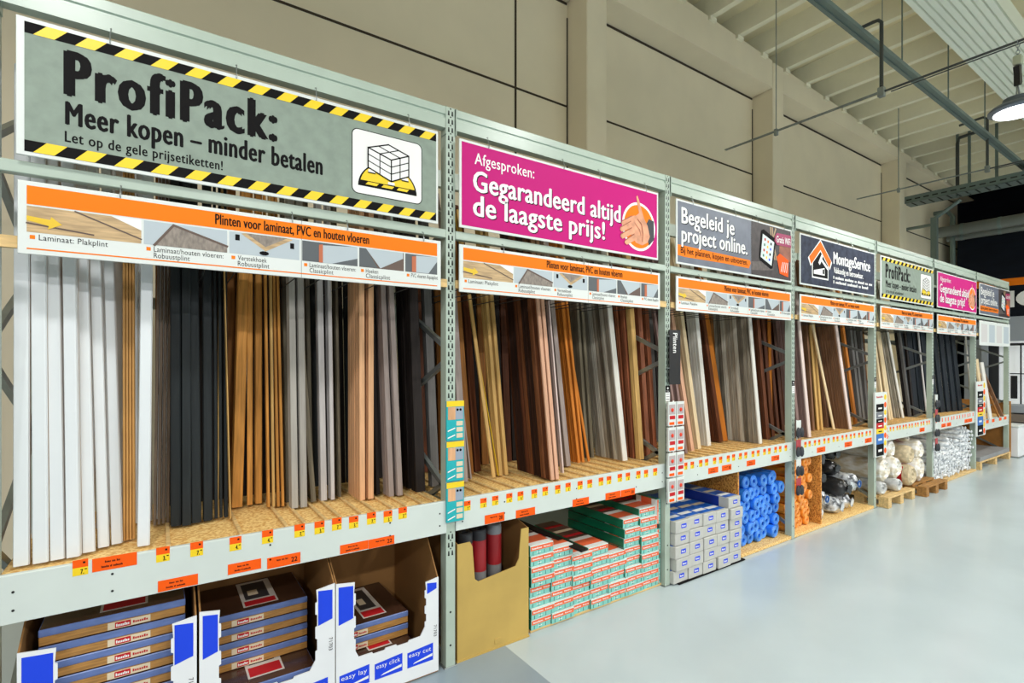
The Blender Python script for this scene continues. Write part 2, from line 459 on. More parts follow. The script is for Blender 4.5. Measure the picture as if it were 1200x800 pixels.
# shelf beams with price tags, decks with slats
def num_tag(parent, x0, z1, w, h, digit, y):
    """small two-colour price tag: orange over yellow with a price"""
    mb = MB()
    mb.box(x0, y - .0012, z1 - h*.5, x0 + w, y, z1, ORANGE_TAG)
    mb.box(x0, y - .0012, z1 - h, x0 + w, y, z1 - h*.5, YELLOW)
    tg = mb.build('price_tag', parent, fix=False); mb = MB()
    pl = lambda u, v: (u, y - .0018, v)
    pr = lambda u, v: (u, y - .0018, -v)
    put_text(mb, digit, x0 + w*.52, x0 + w*.72, -(z1 - h*.92), h*.30, pr, BLACK, .05)
    mb.box(x0 + w*.77, y - .002, z1 - h*.66, x0 + w*.93, y - .0012, z1 - h*.60, BLACK)
    mb.box(x0 + w*.66, y - .002, z1 - h*.26, x0 + w*.82, y - .0012, z1 - h*.14, BLACK)
    mb.build('price_print', tg, fix=False)
def long_tag(parent, x0, z1, w, h, y, price=None):
    mb = MB()
    mb.box(x0, y - .0012, z1 - h, x0 + w, y, z1, ORANGE_TAG)
    pr = lambda u, v: (u, y - .0018, -v)
    put_text(mb, '~prijs per pak', x0 + w*.28, x0 + w*.62, -(z1 - h*.42), h*.16, pr, BLACK, .01)
    if price: put_text(mb, price, x0 + w*.72, x0 + w*.90, -(z1 - h*.75), h*.42, pr, BLACK, .04)
    else: put_text(mb, '~laminaat en ondervloer', x0 + w*.2, x0 + w*.68, -(z1 - h*.78), h*.16, pr, BLACK, .01)
    mb.build('price_label', parent, fix=False)
DIG = ['7.', '3.', '7.', '4.', '4.', '7.', '3.', '7.', '3.', '7.', '3.', '7.', '3.', '7.', '3.', '5.', '7.', '3.']
belowname = ['over the three white display cartons', 'over the kraft carton and teal packs', 'over the blue and white packs and blue foam', 'over the orange foam rolls',
             'over the insulation bags on pallets', 'over the heap of silver tubes', 'over the grey sheets, last one']
tag_px = [[(85, 657), (183, 642), (223, 636), (269, 630), (307, 622), (345, 615), (368.5, 611.5), (389, 607.5), (409, 605.5), (430, 601), (449.5, 599), (467, 595)],
          [(545, 583), (560, 580.5), (573, 578.5), (587, 575.5), (601, 573), (616, 570.5), (628, 569), (643, 566), (656, 564.5), (668, 562)]]
RAILS = []
BASE0, BASE1, LOW = ZB0, ZB1, .155                 # the last bay's shelf hangs lower
for k, (xa, xb) in enumerate(bays):
    xm = (xa + xb) / 2
    y0 = -.008
    ZB0, ZB1 = BASE0 - LOW*(k == 6), BASE1 - LOW*(k == 6)
    r = thing('shelf_beam', 'pale grey shelf beam with price tags ' + belowname[k], 'beam', (xm, 0, ZB0), group='shelf beams of the rack')
    mb = MB(); L = xb - xa
    mb.prism([(-L/2, y, z - ZB0) for y, z in ((y0, ZB0), (y0, ZB1 - .003), (y0 + .003, ZB1), (.012, ZB1), (.012, ZB1 - .03), (.045, ZB1 - .03), (.045, ZB0))], (0, 0, 0), (L, 0, 0), STEEL_W)
    mb.build('beam_body', r)
    mb = MB()
    for i in range(7):
        for zz_ in (.045, .11):
            if i in (0, 1, 3, 5, 6):
                x = -L/2 + .04 + i*(L - .08)/6
                mb.cyl((x, y0 - .0012, zz_), (x, y0 + .001, zz_), .0045, HOLE, 8)
    mb.build('bolt_holes', r, fix=False)
    nt = [12, 18, 18, 17, 17, 14, 5][k]
    for i in range(nt):
        if k == 0:
            X, Z = at(tag_px[0][i][0], tag_px[0][i][1], y0); x0_, z1_ = X - xm, Z - ZB0
        else:
            pair = (i // 2) * 2
            x0_ = -L/2 + .05 + (L - .15)*(i + (.12 if i % 2 else 0) + random.uniform(-.1, .1)*.5)/(nt - .5); z1_ = ZB1 - ZB0 - .018 + random.uniform(-.002, .002)
        if k < 5:
            num_tag(r, x0_, z1_, .045 if k == 0 else .042, .058 if k == 0 else .053, DIG[i % len(DIG)], y0)
        elif k == 5:
            mb = MB(); mb.box(x0_, y0 - .0012, z1_ - .05, x0_ + .03, y0, z1_, ORANGE_TAG); mb.build('price_tag', r, fix=False)
        else:
            mb = MB(); mb.box(x0_, y0 - .0012, z1_ - .055, x0_ + .14, y0, z1_ - .005, ORANGE_TAG); mb.build('price_tag', r, fix=False)
    def lt(px0, py0, px1, h, price=None):
        X, Z = at(px0, py0, y0); X1, _ = at(px1, py0, y0); long_tag(r, X - xm, Z - ZB0, X1 - X, h, y0, price)
    if k == 0:
        lt(108, 655, 160.5, .05); lt(185, 681, 232, .044); lt(267, 661.5, 306, .044); lt(313, 654, 352, .048, '22'); lt(398.5, 639, 431.5, .042); lt(431.8, 632.5, 462, .044, '22')
    elif k == 1:
        lt(568, 604, 591, .05, '20'); lt(604.5, 598, 627, .046); lt(671, 585.5, 690, .046); lt(709.5, 578, 727, .046); lt(727.5, 574.5, 744, .046, '20')
    elif k == 2:
        for px in (830, 846, 875, 904): 
            X, _ = at(px, 540, y0); long_tag(r, X - xm, .078, .13, .046, y0, '20' if px in (846, 904) else None)
    elif k < 6:
        for f in ((.28, .62, .9) if k == 3 else (.12, .78) if k == 4 else (.2, .32, .75, .85)):
            long_tag(r, -L/2 + L*f - .08, .075, .17, .05, y0)
    # deck
    d = thing('shelf_deck', 'strand board shelf deck with slats ' + belowname[k], 'shelf', (xm, 0, ZB1 - .03), group='shelf decks of the rack')
    mb = MB(); mb.box(-L/2, .013, 0, L/2, RD - .052, .022, OSB); mb.build('deck_board', d)
    mb = MB()
    if k == 0:
        xs = [onz(px, py, ZB1)[0] - xm for px, py in ((197, 634), (281, 622), (333, 612.5), (354, 609), (379, 606), (396, 603), (421, 599), (439, 597.5), (458, 594), (474, 591), (492, 588), (508, 586))]
    else:
        xs = [-L/2 + .07 + i*(L - .14)/14 for i in range(15)]
    for x in xs: mb.cbox(x - .008, .016, .0222, x + .008, RD - .055, .034, PINE, .002)
    mb.build('slats', d)
    # batten and divider rods behind the lower sign
    b = thing('divider_rail', 'wooden batten with divider rods ' + signname[k].replace('above', 'under'), 'rail', (xm, 0, 2.06), group='divider rails')
    mb = MB(); mb.box(-L/2 - .002, -.012, 0, L/2 + .002, .012, .042, PINE); mb.build('batten', b)
    RAILS.append((b, xm, L))

ZB0, ZB1 = BASE0, BASE1
# ================================================================== SIGNS
YS = -.034
class Sign:
    """flat board hung on hooks; u to the right from x0, v downward from z1, in metres"""
    def __init__(s, name, label, group, x0, z1, w, h, y=YS, thick=.008):
        s.r = thing(name, label, 'sign', (x0, y, z1), group=group); s.w, s.h = w, h
        s.x0, s.z1, s.y = x0, z1, y
        mb = MB(); mb.cbox(0, 0, -h, w, thick, 0, SIGNW, .0015); mb.build('board', s.r)
    def P(s, layer): return lambda u, v: (u, -.0006*layer, -v)
    def part(s, name, mb): return mb.build(name, s.r, fix=False)
    def rect(s, mb, u0, v0, u1, v1, m, layer=1):
        P = s.P(layer); mb.add([P(u0, v1), P(u1, v1), P(u1, v0), P(u0, v0)], [(0, 1, 2, 3)], m)
    def poly(s, mb, pts, m, layer=1):
        P = s.P(layer); mb.add([P(u, v) for u, v in pts], [tuple(range(len(pts)))[::-1]], m)
    def line(s, mb, pts, t, m, layer=1, closed=False):
        pts = list(pts) + ([pts[0]] if closed else [])
        for (a, b), (c, d) in zip(pts, pts[1:]):
            L = math.hypot(c - a, d - b) or 1e-6; nx, ny = -(d - b)/L*t/2, (c - a)/L*t/2
            ex, ey = (c - a)/L*t*.4, (d - b)/L*t*.4
            s.poly(mb, [(a + nx - ex, b + ny - ey), (c + nx + ex, d + ny + ey), (c - nx + ex, d - ny + ey), (a - nx - ex, b - ny - ey)], m, layer)
    def hooks(s, us, up):
        for u in us:
            mb = MB(); mb.tube([(u, .004, -.012), (u, -.004, -.012), (u, -.005, -.004), (u, -.004, .006), (u, .004, up*.5), (u + .003, .012, up), (u, .02, up + .003)], .0022, ZINC, 6)
            mb.build('hook', s.r, smooth=True)
    def px(s, x, y):
        X, Z = at(x, y, s.y); return X - s.x0, s.z1 - Z
def ell(cx, cy, rx, ry, n=32, a0=0, a1=360):
    return [(cx + rx*math.cos(math.radians(a0 + (a1 - a0)*i/n)), cy + ry*math.sin(math.radians(a0 + (a1 - a0)*i/n))) for i in range(n + (0 if a1 - a0 == 360 else 1))]
def rrect(u0, v0, u1, v1, r, n=5):
    out = []
    for cx, cy, a in ((u1 - r, v0 + r, -90), (u1 - r, v1 - r, 0), (u0 + r, v1 - r, 90), (u0 + r, v0 + r, 180)):
        out += [(cx + r*math.cos(math.radians(a + 90*i/n)), cy + r*math.sin(math.radians(a + 90*i/n))) for i in range(n + 1)]
    return out

PI0 = at(412, 180, YS)[0] + .409; PI1 = at(494.5, 200, YS)[0] + .409
def profi_sign(label, x0, w):
    H = .487
    s = Sign('hanging_sign', label, 'upper row of hanging signs', x0, 2.872, w, H)
    mb = MB(); s.rect(mb, .022, .016, w - .012, H - .014, CONCRETE, 1); s.part('concrete_print', mb)
    k = w / 1.628
    for v0 in (.016, H - .054):
        mb = MB(); a, b = .022, w - .012
        s.rect(mb, a, v0, b, v0 + .040, BLACK, 2)
        n = 14; p = (b - a) / (n + .05)
        for i in range(n):
            u = a + p*(i + .52)
            q = [(u, v0), (min(b, u + p*.5), v0), (min(b, u + p*.5 - .036), v0 + .040), (max(a, u - .036), v0 + .040)]
            s.poly(mb, q, YELLOW, 3)
        s.part('hazard_stripe', mb)
    mb = MB()
    put_text(mb, 'ProfiPack:', .136*k, .835*k, .242, .158, s.P(2), BLACK, .075, space=1.22)
    s.part('lettering', mb)
    mb = MB(); put_text(mb, 'Meer kopen – minder betalen', .134*k, 1.035*k, .350, .082, s.P(2), BLACK, .05, space=1.1); s.part('lettering', mb)
    mb = MB(); put_text(mb, 'Let op de gele prijsetiketten!', .131*k, .632*k, .414, .038, s.P(2), BLACK, .035, space=1.1); s.part('lettering', mb)
    # pallet pictogram
    mb = MB()
    u0, u1, v0, v1 = PI0*k, PI1*k, .092, .405
    s.poly(mb, rrect(u0, v0, u1, v1, .03), BLACK, 2); s.poly(mb, rrect(u0 + .004, v0 + .004, u1 - .004, v1 - .004, .027), WHITE, 3)
    cx, cy, R = (u0 + u1)/2 , v0 + .272, .125
    kk = (u1 - u0)/.30
    s.poly(mb, ell(cx, cy, R*kk, .13, 24, 180, 360), BLACK, 4); s.poly(mb, ell(cx, cy - .006, (R - .008)*kk, .118, 24, 180, 360), YELLOW, 5)
    s.rect(mb, cx - (R - .004)*kk, cy - .028, cx + (R - .004)*kk, cy - .004, BLACK, 6)
    for t in (-.085, -.02, .045): s.poly(mb, [(cx + t*kk, cy - .024), (cx + (t + .045)*kk, cy - .024), (cx + (t + .035)*kk, cy - .010), (cx + (t - .01)*kk, cy - .010)], YELLOW, 7)
    def I(a, b): return (cx + a*kk, v0 + b)
    top = [I(-.085, .082), I(.0, .045), I(.088, .078), I(.012, .118)]
    lf = [I(-.085, .082), I(.012, .118), I(.012, .225), I(-.085, .178)]; rt = [I(.012, .118), I(.088, .078), I(.088, .182), I(.012, .225)]
    for q in (top, lf, rt): s.poly(mb, q, WHITE, 8); s.line(mb, q, .006, BLACK, 9, True)
    def lp(a, b, t): return (a[0] + (b[0] - a[0])*t, a[1] + (b[1] - a[1])*t)
    for q in (lf, rt):
        for t in (.33, .66): s.line(mb, [lp(q[0], q[3], t), lp(q[1], q[2], t)], .0045, BLACK, 9)
        s.line(mb, [lp(q[0], q[1], .5), lp(q[3], q[2], .5)], .0045, BLACK, 9)
    s.line(mb, [lp(top[0], top[1], .5), lp(top[3], top[2], .5)], .0045, BLACK, 9); s.line(mb, [lp(top[0], top[3], .5), lp(top[1], top[2], .5)], .0045, BLACK, 9)
    for a, b in ((-.07, .192), (.012, .235), (.072, .198)): s.rect(mb, cx + (a - .014)*kk, v0 + b - .006, cx + (a + .014)*kk, v0 + b + .010, WHITE, 8); s.line(mb, [(cx + (a - .014)*kk, v0 + b + .010), (cx + (a + .014)*kk, v0 + b + .010)], .005, BLACK, 9)
    s.part('pallet_pictogram', mb)
    s.hooks([w*.16, w*.42, w*.62, w*.90], .05)
    return s

def hand_sign(label, x0, w):
    H = .482
    s = Sign('hanging_sign', label, 'upper row of hanging signs', x0, 2.87, w, H)
    k = w / 1.62
    mb = MB(); s.rect(mb, .014, .014, w - .014, H - .014, MAGENTA, 1); s.part('magenta_print', mb)
    for txt, a, b, vb, cap, bold in (('Afgesproken:', .095, .505, .120, .062, .02), ('Gegarandeerd altijd', .088, 1.232, .270, .112, .05), ('de laagste prijs!', .088, 1.085, .405, .112, .05)):
        mb = MB()
        put_text(mb, txt, a*k + .005, b*k + .005, vb + .004, cap, s.P(2), BLACK, bold + .012) if bold > .02 else None
        put_text(mb, txt, a*k, b*k, vb, cap, s.P(3), WHITE, bold); s.part('lettering', mb)
    cx, cy = 1.418*k, .272
    mb = MB(); R = .168
    s.poly(mb, ell(cx, cy, R*k, R, 40), WHITE, 2); s.poly(mb, ell(cx, cy, (R - .018)*k, R - .018, 40), ORANGE, 3); s.part('orange_disc', mb)
    mb = MB()
    def I(a, b): return (cx + a*k, cy + b)
    s.poly(mb, [I(.06, -.01), I(.10, -.07), I(.152, -.06), I(.155, .07), I(.10, .12)], mat('sleeve_print', (44, 46, 54), .5), 4)
    s.part('sleeve_print', mb)
    mb = MB()
    palm = [I(-.075, -.055), I(-.03, -.075), I(-.002, -.095), I(-.022, -.165), I(-.03, -.205), I(-.018, -.215), I(.002, -.175), I(.028, -.11), I(.052, -.06), I(.085, -.02), I(.11, .055), I(.085, .10), I(.03, .125), I(-.035, .115), I(-.085, .06)]
    s.poly(mb, palm, SKIN, 5)
    for i, (a, b, c, d) in enumerate(((-.07, -.045, -.165, .0), (-.078, -.008, -.18, .045), (-.07, .035, -.175, .092), (-.045, .075, -.135, .128))):
        L = math.hypot(c - a, d - b); nx, ny = -(d - b)/L*.019, (c - a)/L*.019
        f = [I(a + nx + .03, b + ny - .01), I(c + nx*.85, d + ny*.85), I(c - .012, d + .002), I(c - nx*.85, d - ny*.85), I(a - nx + .03, b - ny - .01)]
        s.poly(mb, f, SKIN, 6 + i)
        s.line(mb, [I(a - nx, b - ny), I(c - nx*.85, d - ny*.85)] if False else [I(a + nx, b + ny), I(c + nx*.85, d + ny*.85)], .006, SKIN_D, 10)
    s.line(mb, [I(-.02, -.05), I(.02, -.02), I(.035, .04), I(.03, .10)], .006, SKIN_D, 10)
    s.line(mb, [I(-.05, -.02), I(.0, .02), I(.015, .06)], .004, SKIN_D, 10)
    s.part('hand_print', mb)
    s.hooks([w*.115, w*.455, w*.645, w*.92], .05)
    return s

def phone_sign(label, x0, w):
    H = .482
    s = Sign('hanging_sign', label, 'upper row of hanging signs', x0, 2.87, w, H)
    k = w / 1.645
    mb = MB(); s.rect(mb, .014, .014, .985*k, H - .014, BLUEGREY, 1); s.part('blue_grey_print', mb)
    for txt, a, b, vb, cap in (('Begeleid je', .062, .735, .172, .116), ('project online.', .062, .925, .310, .116)):
        mb = MB(); put_text(mb, txt, a*k + .006, b*k + .006, vb + .005, cap, s.P(2), BLACK, .07)
        put_text(mb, txt, a*k, b*k, vb, cap, s.P(3), WHITE, .05); s.part('lettering', mb)
    mb = MB()
    s.poly(mb, [(.014, .338), (.45*k, .345), (.965*k, .352), (.98*k, .375), (.95*k, .422), (.6*k, .418), (.1*k, .424), (.014, .418)], ORANGE, 2)
    put_text(mb, 'Bij het plannen, kopen en uitvoeren.', .05*k, .93*k, .398, .046, s.P(3), BLACK, .035); s.part('orange_band', mb)
    mb = MB(); LEA = mat('belt_print', (52, 44, 44), .5, var=.4, scale=22, detail=8); LEA2 = mat('belt_strap_print', (92, 84, 80), .5, var=.3, scale=30)
    TANP = mat('rope_print', (176, 148, 112), .5); BRN = mat('leather_print', (150, 86, 58), .5, var=.3, scale=12)
    ua, ub = .985*k, w - .014
    s.rect(mb, ua, .014, ub, H - .014, LEA, 2)
    s.poly(mb, [(ua, .36), (ua + .20*k, .335), (ua + .35*k, .34), (ua + .35*k, .40), (ua + .15*k, .42), (ua, .43)], LEA2, 3)
    for a, b in ((.33, .40), (.385, .30), (.30, .37)):
        s.line(mb, [(ua + a*k, .03), (ua + (a + b)/2*k - .02, .16), (ua + b*k, .30)], .018, TANP, 4)
    s.poly(mb, [(ua + .46*k, .12), (ub, .10), (ub, .30), (ua + .50*k, .29), (ua + .44*k, .22)], BRN, 4)
    PH = mat('phone_screen_print', (214, 226, 226), .4)
    s.poly(mb, [(ua + .15*k, .075), (ua + .19*k, .06), (ua + .37*k, .115), (ua + .385*k, .14), (ua + .335*k, .385), (ua + .30*k, .395), (ua + .13*k, .335), (ua + .12*k, .31)], BLACK, 5)
    s.poly(mb, [(ua + .175*k, .10), (ua + .36*k, .152), (ua + .315*k, .365), (ua + .14*k, .305)], PH, 6)
    icol = [RED, BLUE, ORANGE, TEAL_S, BLACK, YELLOW]
    for i in range(4):
        for j in range(3):
            a = .20 + .048*j - .009*i; b = .135 + .047*i + .014*j
            s.rect(mb, ua + a*k, b, ua + (a + .022)*k, b + .022, icol[(i*3 + j*2) % 6], 7)
    s.poly(mb, [(ua + .40*k, .275), (ua + .45*k, .24), (ua + .60*k, .285), (ua + .595*k, .44), (ua + .45*k, .42)], ORANGE_TAG, 7)
    for i in range(4): s.line(mb, [(ua + (.47 + .032*i)*k, .40), (ua + (.50 + .028*i)*k, .315)], .008, WHITE, 8)
    s.part('photo_print', mb)
    mb = MB(); s.poly(mb, [(ua + .37*k, .09), (ua + .40*k, .062), (ub, .055), (ub, .165), (ua + .40*k, .17), (ua + .36*k, .135)], mat('badge_print', (160, 18, 84), .45), 9)
    put_text(mb, 'Gratis WiFi', ua + .395*k, ub - .015, .145, .058, s.P(10), WHITE, .03); s.part('wifi_badge', mb)
    s.hooks([w*.12, w*.46, w*.66, w*.92], .05)
    return s

def house_sign(label, x0, w):
    H = .482
    s = Sign('hanging_sign', label, 'upper row of hanging signs', x0, 2.87, w, H)
    k = w / 1.645
    mb = MB(); s.rect(mb, .014, .014, w - .014, H - .014, SLATE, 1); s.part('slate_print', mb)
    mb = MB()
    U = lambda a, b: (a*k, b)
    s.poly(mb, [U(.225, .17), U(.225, .40), U(.555, .40), U(.555, .17), U(.39, .06)], WHITE, 2)
    s.poly(mb, [U(.24, .19), U(.24, .385), U(.54, .385), U(.54, .19), U(.39, .10)], BLACK, 3)
    roof = [U(.165, .205), U(.39, .03), U(.61, .205), U(.575, .275), U(.39, .115), U(.205, .275)]
    s.poly(mb, [U(.145, .215), U(.39, .012), U(.63, .215), U(.585, .292), U(.39, .132), U(.195, .292)], WHITE, 4)
    LOGO = mat('logo_orange', (236, 112, 14), .6, spec=.2)
    s.poly(mb, roof[:2] + [U(.39, .115)] + roof[5:], LOGO, 5); s.poly(mb, [roof[1], roof[2], roof[3], roof[4]], LOGO, 5)
    s.poly(mb, [U(.255, .325), U(.47, .285), U(.475, .36), U(.255, .36)], WHITE, 6); s.poly(mb, [U(.43, .305), U(.462, .298), U(.465, .345), U(.43, .345)], BLACK, 7)
    s.poly(mb, [U(.345, .245), U(.41, .155), U(.435, .175), U(.42, .20), U(.56, .285), U(.55, .31), U(.405, .225), U(.375, .265)], WHITE, 6)
    s.part('house_logo', mb)
    mb = MB(); put_text(mb, 'MontageService', .665*k, 1.515*k, .218, .118, s.P(3), WHITE, .05); s.part('lettering', mb)
    mb = MB(); put_text(mb, 'Vakkundig en betrouwbaar.', .668*k, 1.345*k, .312, .058, s.P(3), WHITE, .04); s.part('lettering', mb)
    mb = MB()
    put_text(mb, '~o inmeting plaatsing en montage aan huis', .66*k, 1.575*k, .372, .030, s.P(3), WHITE, .01)
    put_text(mb, '~o afspraken duidelijk op papier', .66*k, 1.47*k, .418, .030, s.P(3), WHITE, .01); s.part('lettering', mb)
    s.hooks([w*.12, w*.46, w*.66, w*.92], .05)
    return s

# lower orange strip signs
WP1 = mat('floor_photo_print', (196, 166, 122), .5, var=.25, scale=9, stretch=(1, 1, 10))
WP2 = mat('grey_plank_print', (140, 130, 120), .5, var=.3, scale=10, stretch=(8, 1, 3))
GR1 = mat('photo_grey_print', (180, 192, 198), .5)
GR2 = mat('photo_dark_print', (84, 90, 94), .5)
BR2 = mat('photo_brown_print', (96, 78, 68), .5)
TERR = mat('board_core_print', (190, 104, 66), .5)
def info_sign(label, x0, w, full=True):
    H = .258
    s = Sign('strip_sign', label, 'orange topped strip signs', x0, 2.296, w, H)
    k = w / 1.640
    a, b = .024, w - .022
    mb = MB(); s.rect(mb, a, .016, b, .082, ORANGE, 1)
    put_text(mb, 'Plinten voor laminaat, PVC en houten vloeren', .602*k, 1.252*k, .066, .042, s.P(2), BLACK, .035); s.part('orange_header', mb)
    mb = MB(); s.rect(mb, a, .236, b, .241, ORANGE, 1)
    s.rect(mb, .940*k, 0, .9415*k, H, mat('seam_dark', (90, 92, 90), .6), 1); s.part('orange_rule', mb)
    cells = [(.024, .352, WP1), (.36, .645, GR1), (.653, .932, GR1), (.944, 1.196, GR2), (1.205, 1.432, BR2), (1.44, 1.618, GR2)]
    caps = [('Laminaat: Plakplint', ''), ('Laminaat/houten vloeren:', 'Robuustplint'), ('Verstekhoek', 'Robuustplint'), ('Laminaat/houten vloeren:', 'Classicplint'), ('Hoeken', 'Classicplint'), ('PVC vloeren Aquaplint', '')]
    v0, v1 = .088, .180
    for i, (u0, u1, m) in enumerate(cells):
        u0 *= k; u1 *= k; W = u1 - u0
        mb = MB(); s.rect(mb, u0, v0, u1, v1, m, 1)
        q = lambda p: [(u0 + W*x, v0 + (v1 - v0)*y) for x, y in p]
        if i == 0:
            s.poly(mb, q([(.72, 0), (1, 0), (1, .45)]), WHITE, 2)
            s.line(mb, q([(.40, 0), (1, .82)]), .005, BR2, 3)
            s.poly(mb, q([(0, .38), (.62, .55), (.56, .83), (.0, .62)]), WP1, 2); s.line(mb, q([(0, .66), (.56, .86)]), .005, BR2, 3)
            s.poly(mb, q([(0, .38), (.19, .46), (.20, .34), (.29, .60), (.17, .84), (.18, .70), (0, .56)]), mat('arrow_print', (228, 190, 40), .5), 4)
        elif i == 1:
            s.poly(mb, q([(.12, 1), (.34, .06), (1, .72), (1, 1)]), WP2, 2); s.line(mb, q([(.12, 1), (.34, .06), (1, .72)]), .009, BR2, 3)
        elif i == 2:
            s.poly(mb, q([(.22, 0), (.5, .55), (.82, 0)]), WP2, 2); s.poly(mb, q([(.22, 0), (.5, .55), (.5, .75), (.16, .05)]), WP1, 2); s.poly(mb, q([(.82, 0), (.5, .55), (.5, .75), (.9, .05)]), WP1, 2)
            s.poly(mb, [(u0 + W*(.48 + .07*math.cos(t)), v0 + (v1 - v0)*(.85 + .1*math.sin(t))) for t in [i_*math.pi/5 for i_ in range(10)]], BLACK, 3)
            s.rect(mb, u0 + W*.08, v0 + .01, u0 + W*.14, v0 + .035, BLACK, 2); s.rect(mb, u0 + W*.86, v0 + .02, u0 + W*.92, v0 + .045, BLACK, 2)
        elif i == 3:
            s.poly(mb, q([(.36, .12), (1, 0), (1, .60), (.52, 1), (.36, 1)]), GR1, 2); s.poly(mb, q([(.29, .12), (.36, .08), (.36, 1), (.29, 1)]), TERR, 3)
        elif i == 4:
            s.poly(mb, q([(.14, 0), (.98, 0), (.98, .32), (.46, .98)]), GR1, 2); s.poly(mb, q([(0, 0), (.14, 0), (.40, .98), (0, .98)]), GR2, 2)
        else:
            s.poly(mb, q([(.33, .06), (1, 0), (1, .25), (.72, .98), (.33, .98)]), GR1, 2); s.poly(mb, q([(.2, .12), (.33, .10), (.33, .98), (.2, .98)]), TERR, 3)
        s.part('photo_print', mb)
        mb = MB(); s.rect(mb, u0 + .008, .190, u0 + .022, .204, ORANGE, 1)
        t1 = min(W*.84, .0102*len(caps[i][0]))
        put_text(mb, caps[i][0], u0 + .032, u0 + .032 + t1, .206, .020, s.P(1), BLACK, .02)
        if caps[i][1]: put_text(mb, caps[i][1], u0 + .032, u0 + .032 + t1*len(caps[i][1])/len(caps[i][0]), .230, .020, s.P(1), BLACK, .02)
        s.part('caption', mb)
    s.hooks([w*.175, w*.55, w*.70, w*.94], .035)
    return s

def left(k): return UX[k]
profi_sign('large grey sign with hazard stripes and pallet pictogram at the rack end', -.409, 1.628)
hand_sign('magenta sign with an open hand, beside the large grey hazard striped sign', 1.346, 1.62)
phone_sign('blue grey sign with phone photo, between magenta sign and house logo sign', UX[2] + .03, 1.645)
house_sign('dark slate sign with an orange roofed house logo', UX[3] + .03, 1.645)
profi_sign('smaller looking grey hazard striped sign beside the slate house logo sign', UX[4] + .03, 1.66)
hand_sign('distant magenta hand sign beside the second grey hazard striped sign', UX[5] + .03, 1.65)
phone_sign('last phone photo sign at the far end of the rack', UX[6] + .03, 1.66)
under = ['under the large grey hazard striped sign', 'under the magenta hand sign', 'under the phone photo sign', 'under the slate house logo sign', 'under the second grey hazard sign', 'under the second magenta sign']
proto = None
for k in range(6):
    x0 = [-.405, 1.346, UX[2] + .03, UX[3] + .03, UX[4] + .03, UX[5] + .03][k]
    lab = 'white strip sign with orange header and flooring photos ' + under[k]
    if proto is None: proto = info_sign(lab, x0, 1.640); 
    else:
        c = copy_tree(proto.r); c.location.x = x0; c['label'] = lab
s = Sign('strip_sign', 'plain pale strip sign with grey photos under the last phone sign', 'orange topped strip signs', UX[6] + .03, 2.296, 1.66, .38)
mb = MB()
for i in range(4): s.rect(mb, .08 + .4*i, .05, .38 + .4*i, .33, GR1 if i % 2 else mat('pale_photo_print', (206, 204, 202), .5), 1)
s.part('photo_print', mb); s.hooks([.2, .9, 1.5], .035)

# ================================================================== SKIRTING BOARDS on the shelf
ZS = ZB1 + .004
W_WHITE = mat('board_white', (222, 228, 230), .32, var=.02, scale=4, objvar=.03)
W_CORE = mat('board_core', (200, 150, 82), .6, var=.2, scale=14, stretch=(6, 6, .5))
BOARD = {}
def board_mesh(w, t, L, face, core):
    key = (round(w, 3), round(t, 4), round(L, 2), face.name, core.name if core else '')
    if key in BOARD: return BOARD[key]
    mb = MB()
    # profile in x (width) and y (thickness): one long edge rounded towards the front as skirting has
    p = [(0, .002, 0), (.002, 0, 0), (w*.80, 0, 0), (w*.92, t*.12, 0), (w - .002, t*.45, 0), (w, t*.6, 0), (w, t - .001, 0), (w - .001, t, 0), (.001, t, 0), (0, t - .001, 0)]
    mb.prism(p, (0, 0, 0), (0, 0, L), face)
    if core:   # sawn rear face and edge show the raw board
        mb.add([(.001, t + .0003, 0), (w - .001, t + .0003, 0), (w - .001, t + .0003, L), (.001, t + .0003, L)], [(0, 1, 2, 3)], core)
        mb.add([(-.0003, t*.25, 0), (-.0003, t, 0), (-.0003, t, L), (-.0003, t*.25, L)], [(0, 1, 2, 3)], core)
        mb.add([(w + .0003, t*.65, 0), (w + .0003, t, 0), (w + .0003, t, L), (w + .0003, t*.65, L)], [(0, 1, 2, 3)], core)
    me = mb.mesh('skirting_board')
    BOARD[key] = me
    return me
BOARDS = []
def put_board(X, Y, w, t, L, face, sy, sx, label, group, core=None, yaw=0.0, prio=0):
    BOARDS.append((X, Y, w, t, L, face, sy, sx, label, group, core, yaw, prio))
PLACED = []
def clash(b):
    X, Y, w, t, L, sy, sx = b
    for P in PLACED:
        if abs(P[0] - X) > 1.0: continue
        for h in (.01, .25, .5, .8, 1.1, 1.4, 1.7, 1.9):
            if h > min(L, P[4]): break
            if X + sx*h + w - .0015 > P[0] + P[6]*h and X + sx*h + .0015 < P[0] + P[6]*h + P[2] and Y + sy*h + t - .0012 > P[1] + P[5]*h and Y + sy*h + .0012 < P[1] + P[5]*h + P[3]: return True
    return False
def lay_boards():
    for prio in (0, 1, 2):
        for b in [b for b in BOARDS if b[12] == prio]:
            k = (b[0], b[1], b[2], b[3], b[4], b[6], b[7])
            if clash(k):
                if prio: continue
                for dy in (.006, -.006, .014, -.014, .028, .045, -.03):     # slide a front board in depth until it stands free
                    k2 = (k[0], k[1] + dy) + k[2:]
                    if k2[1] > .03 and not clash(k2): k = k2; break
            PLACED.append(k); set_board(k[0], k[1], *b[2:12])
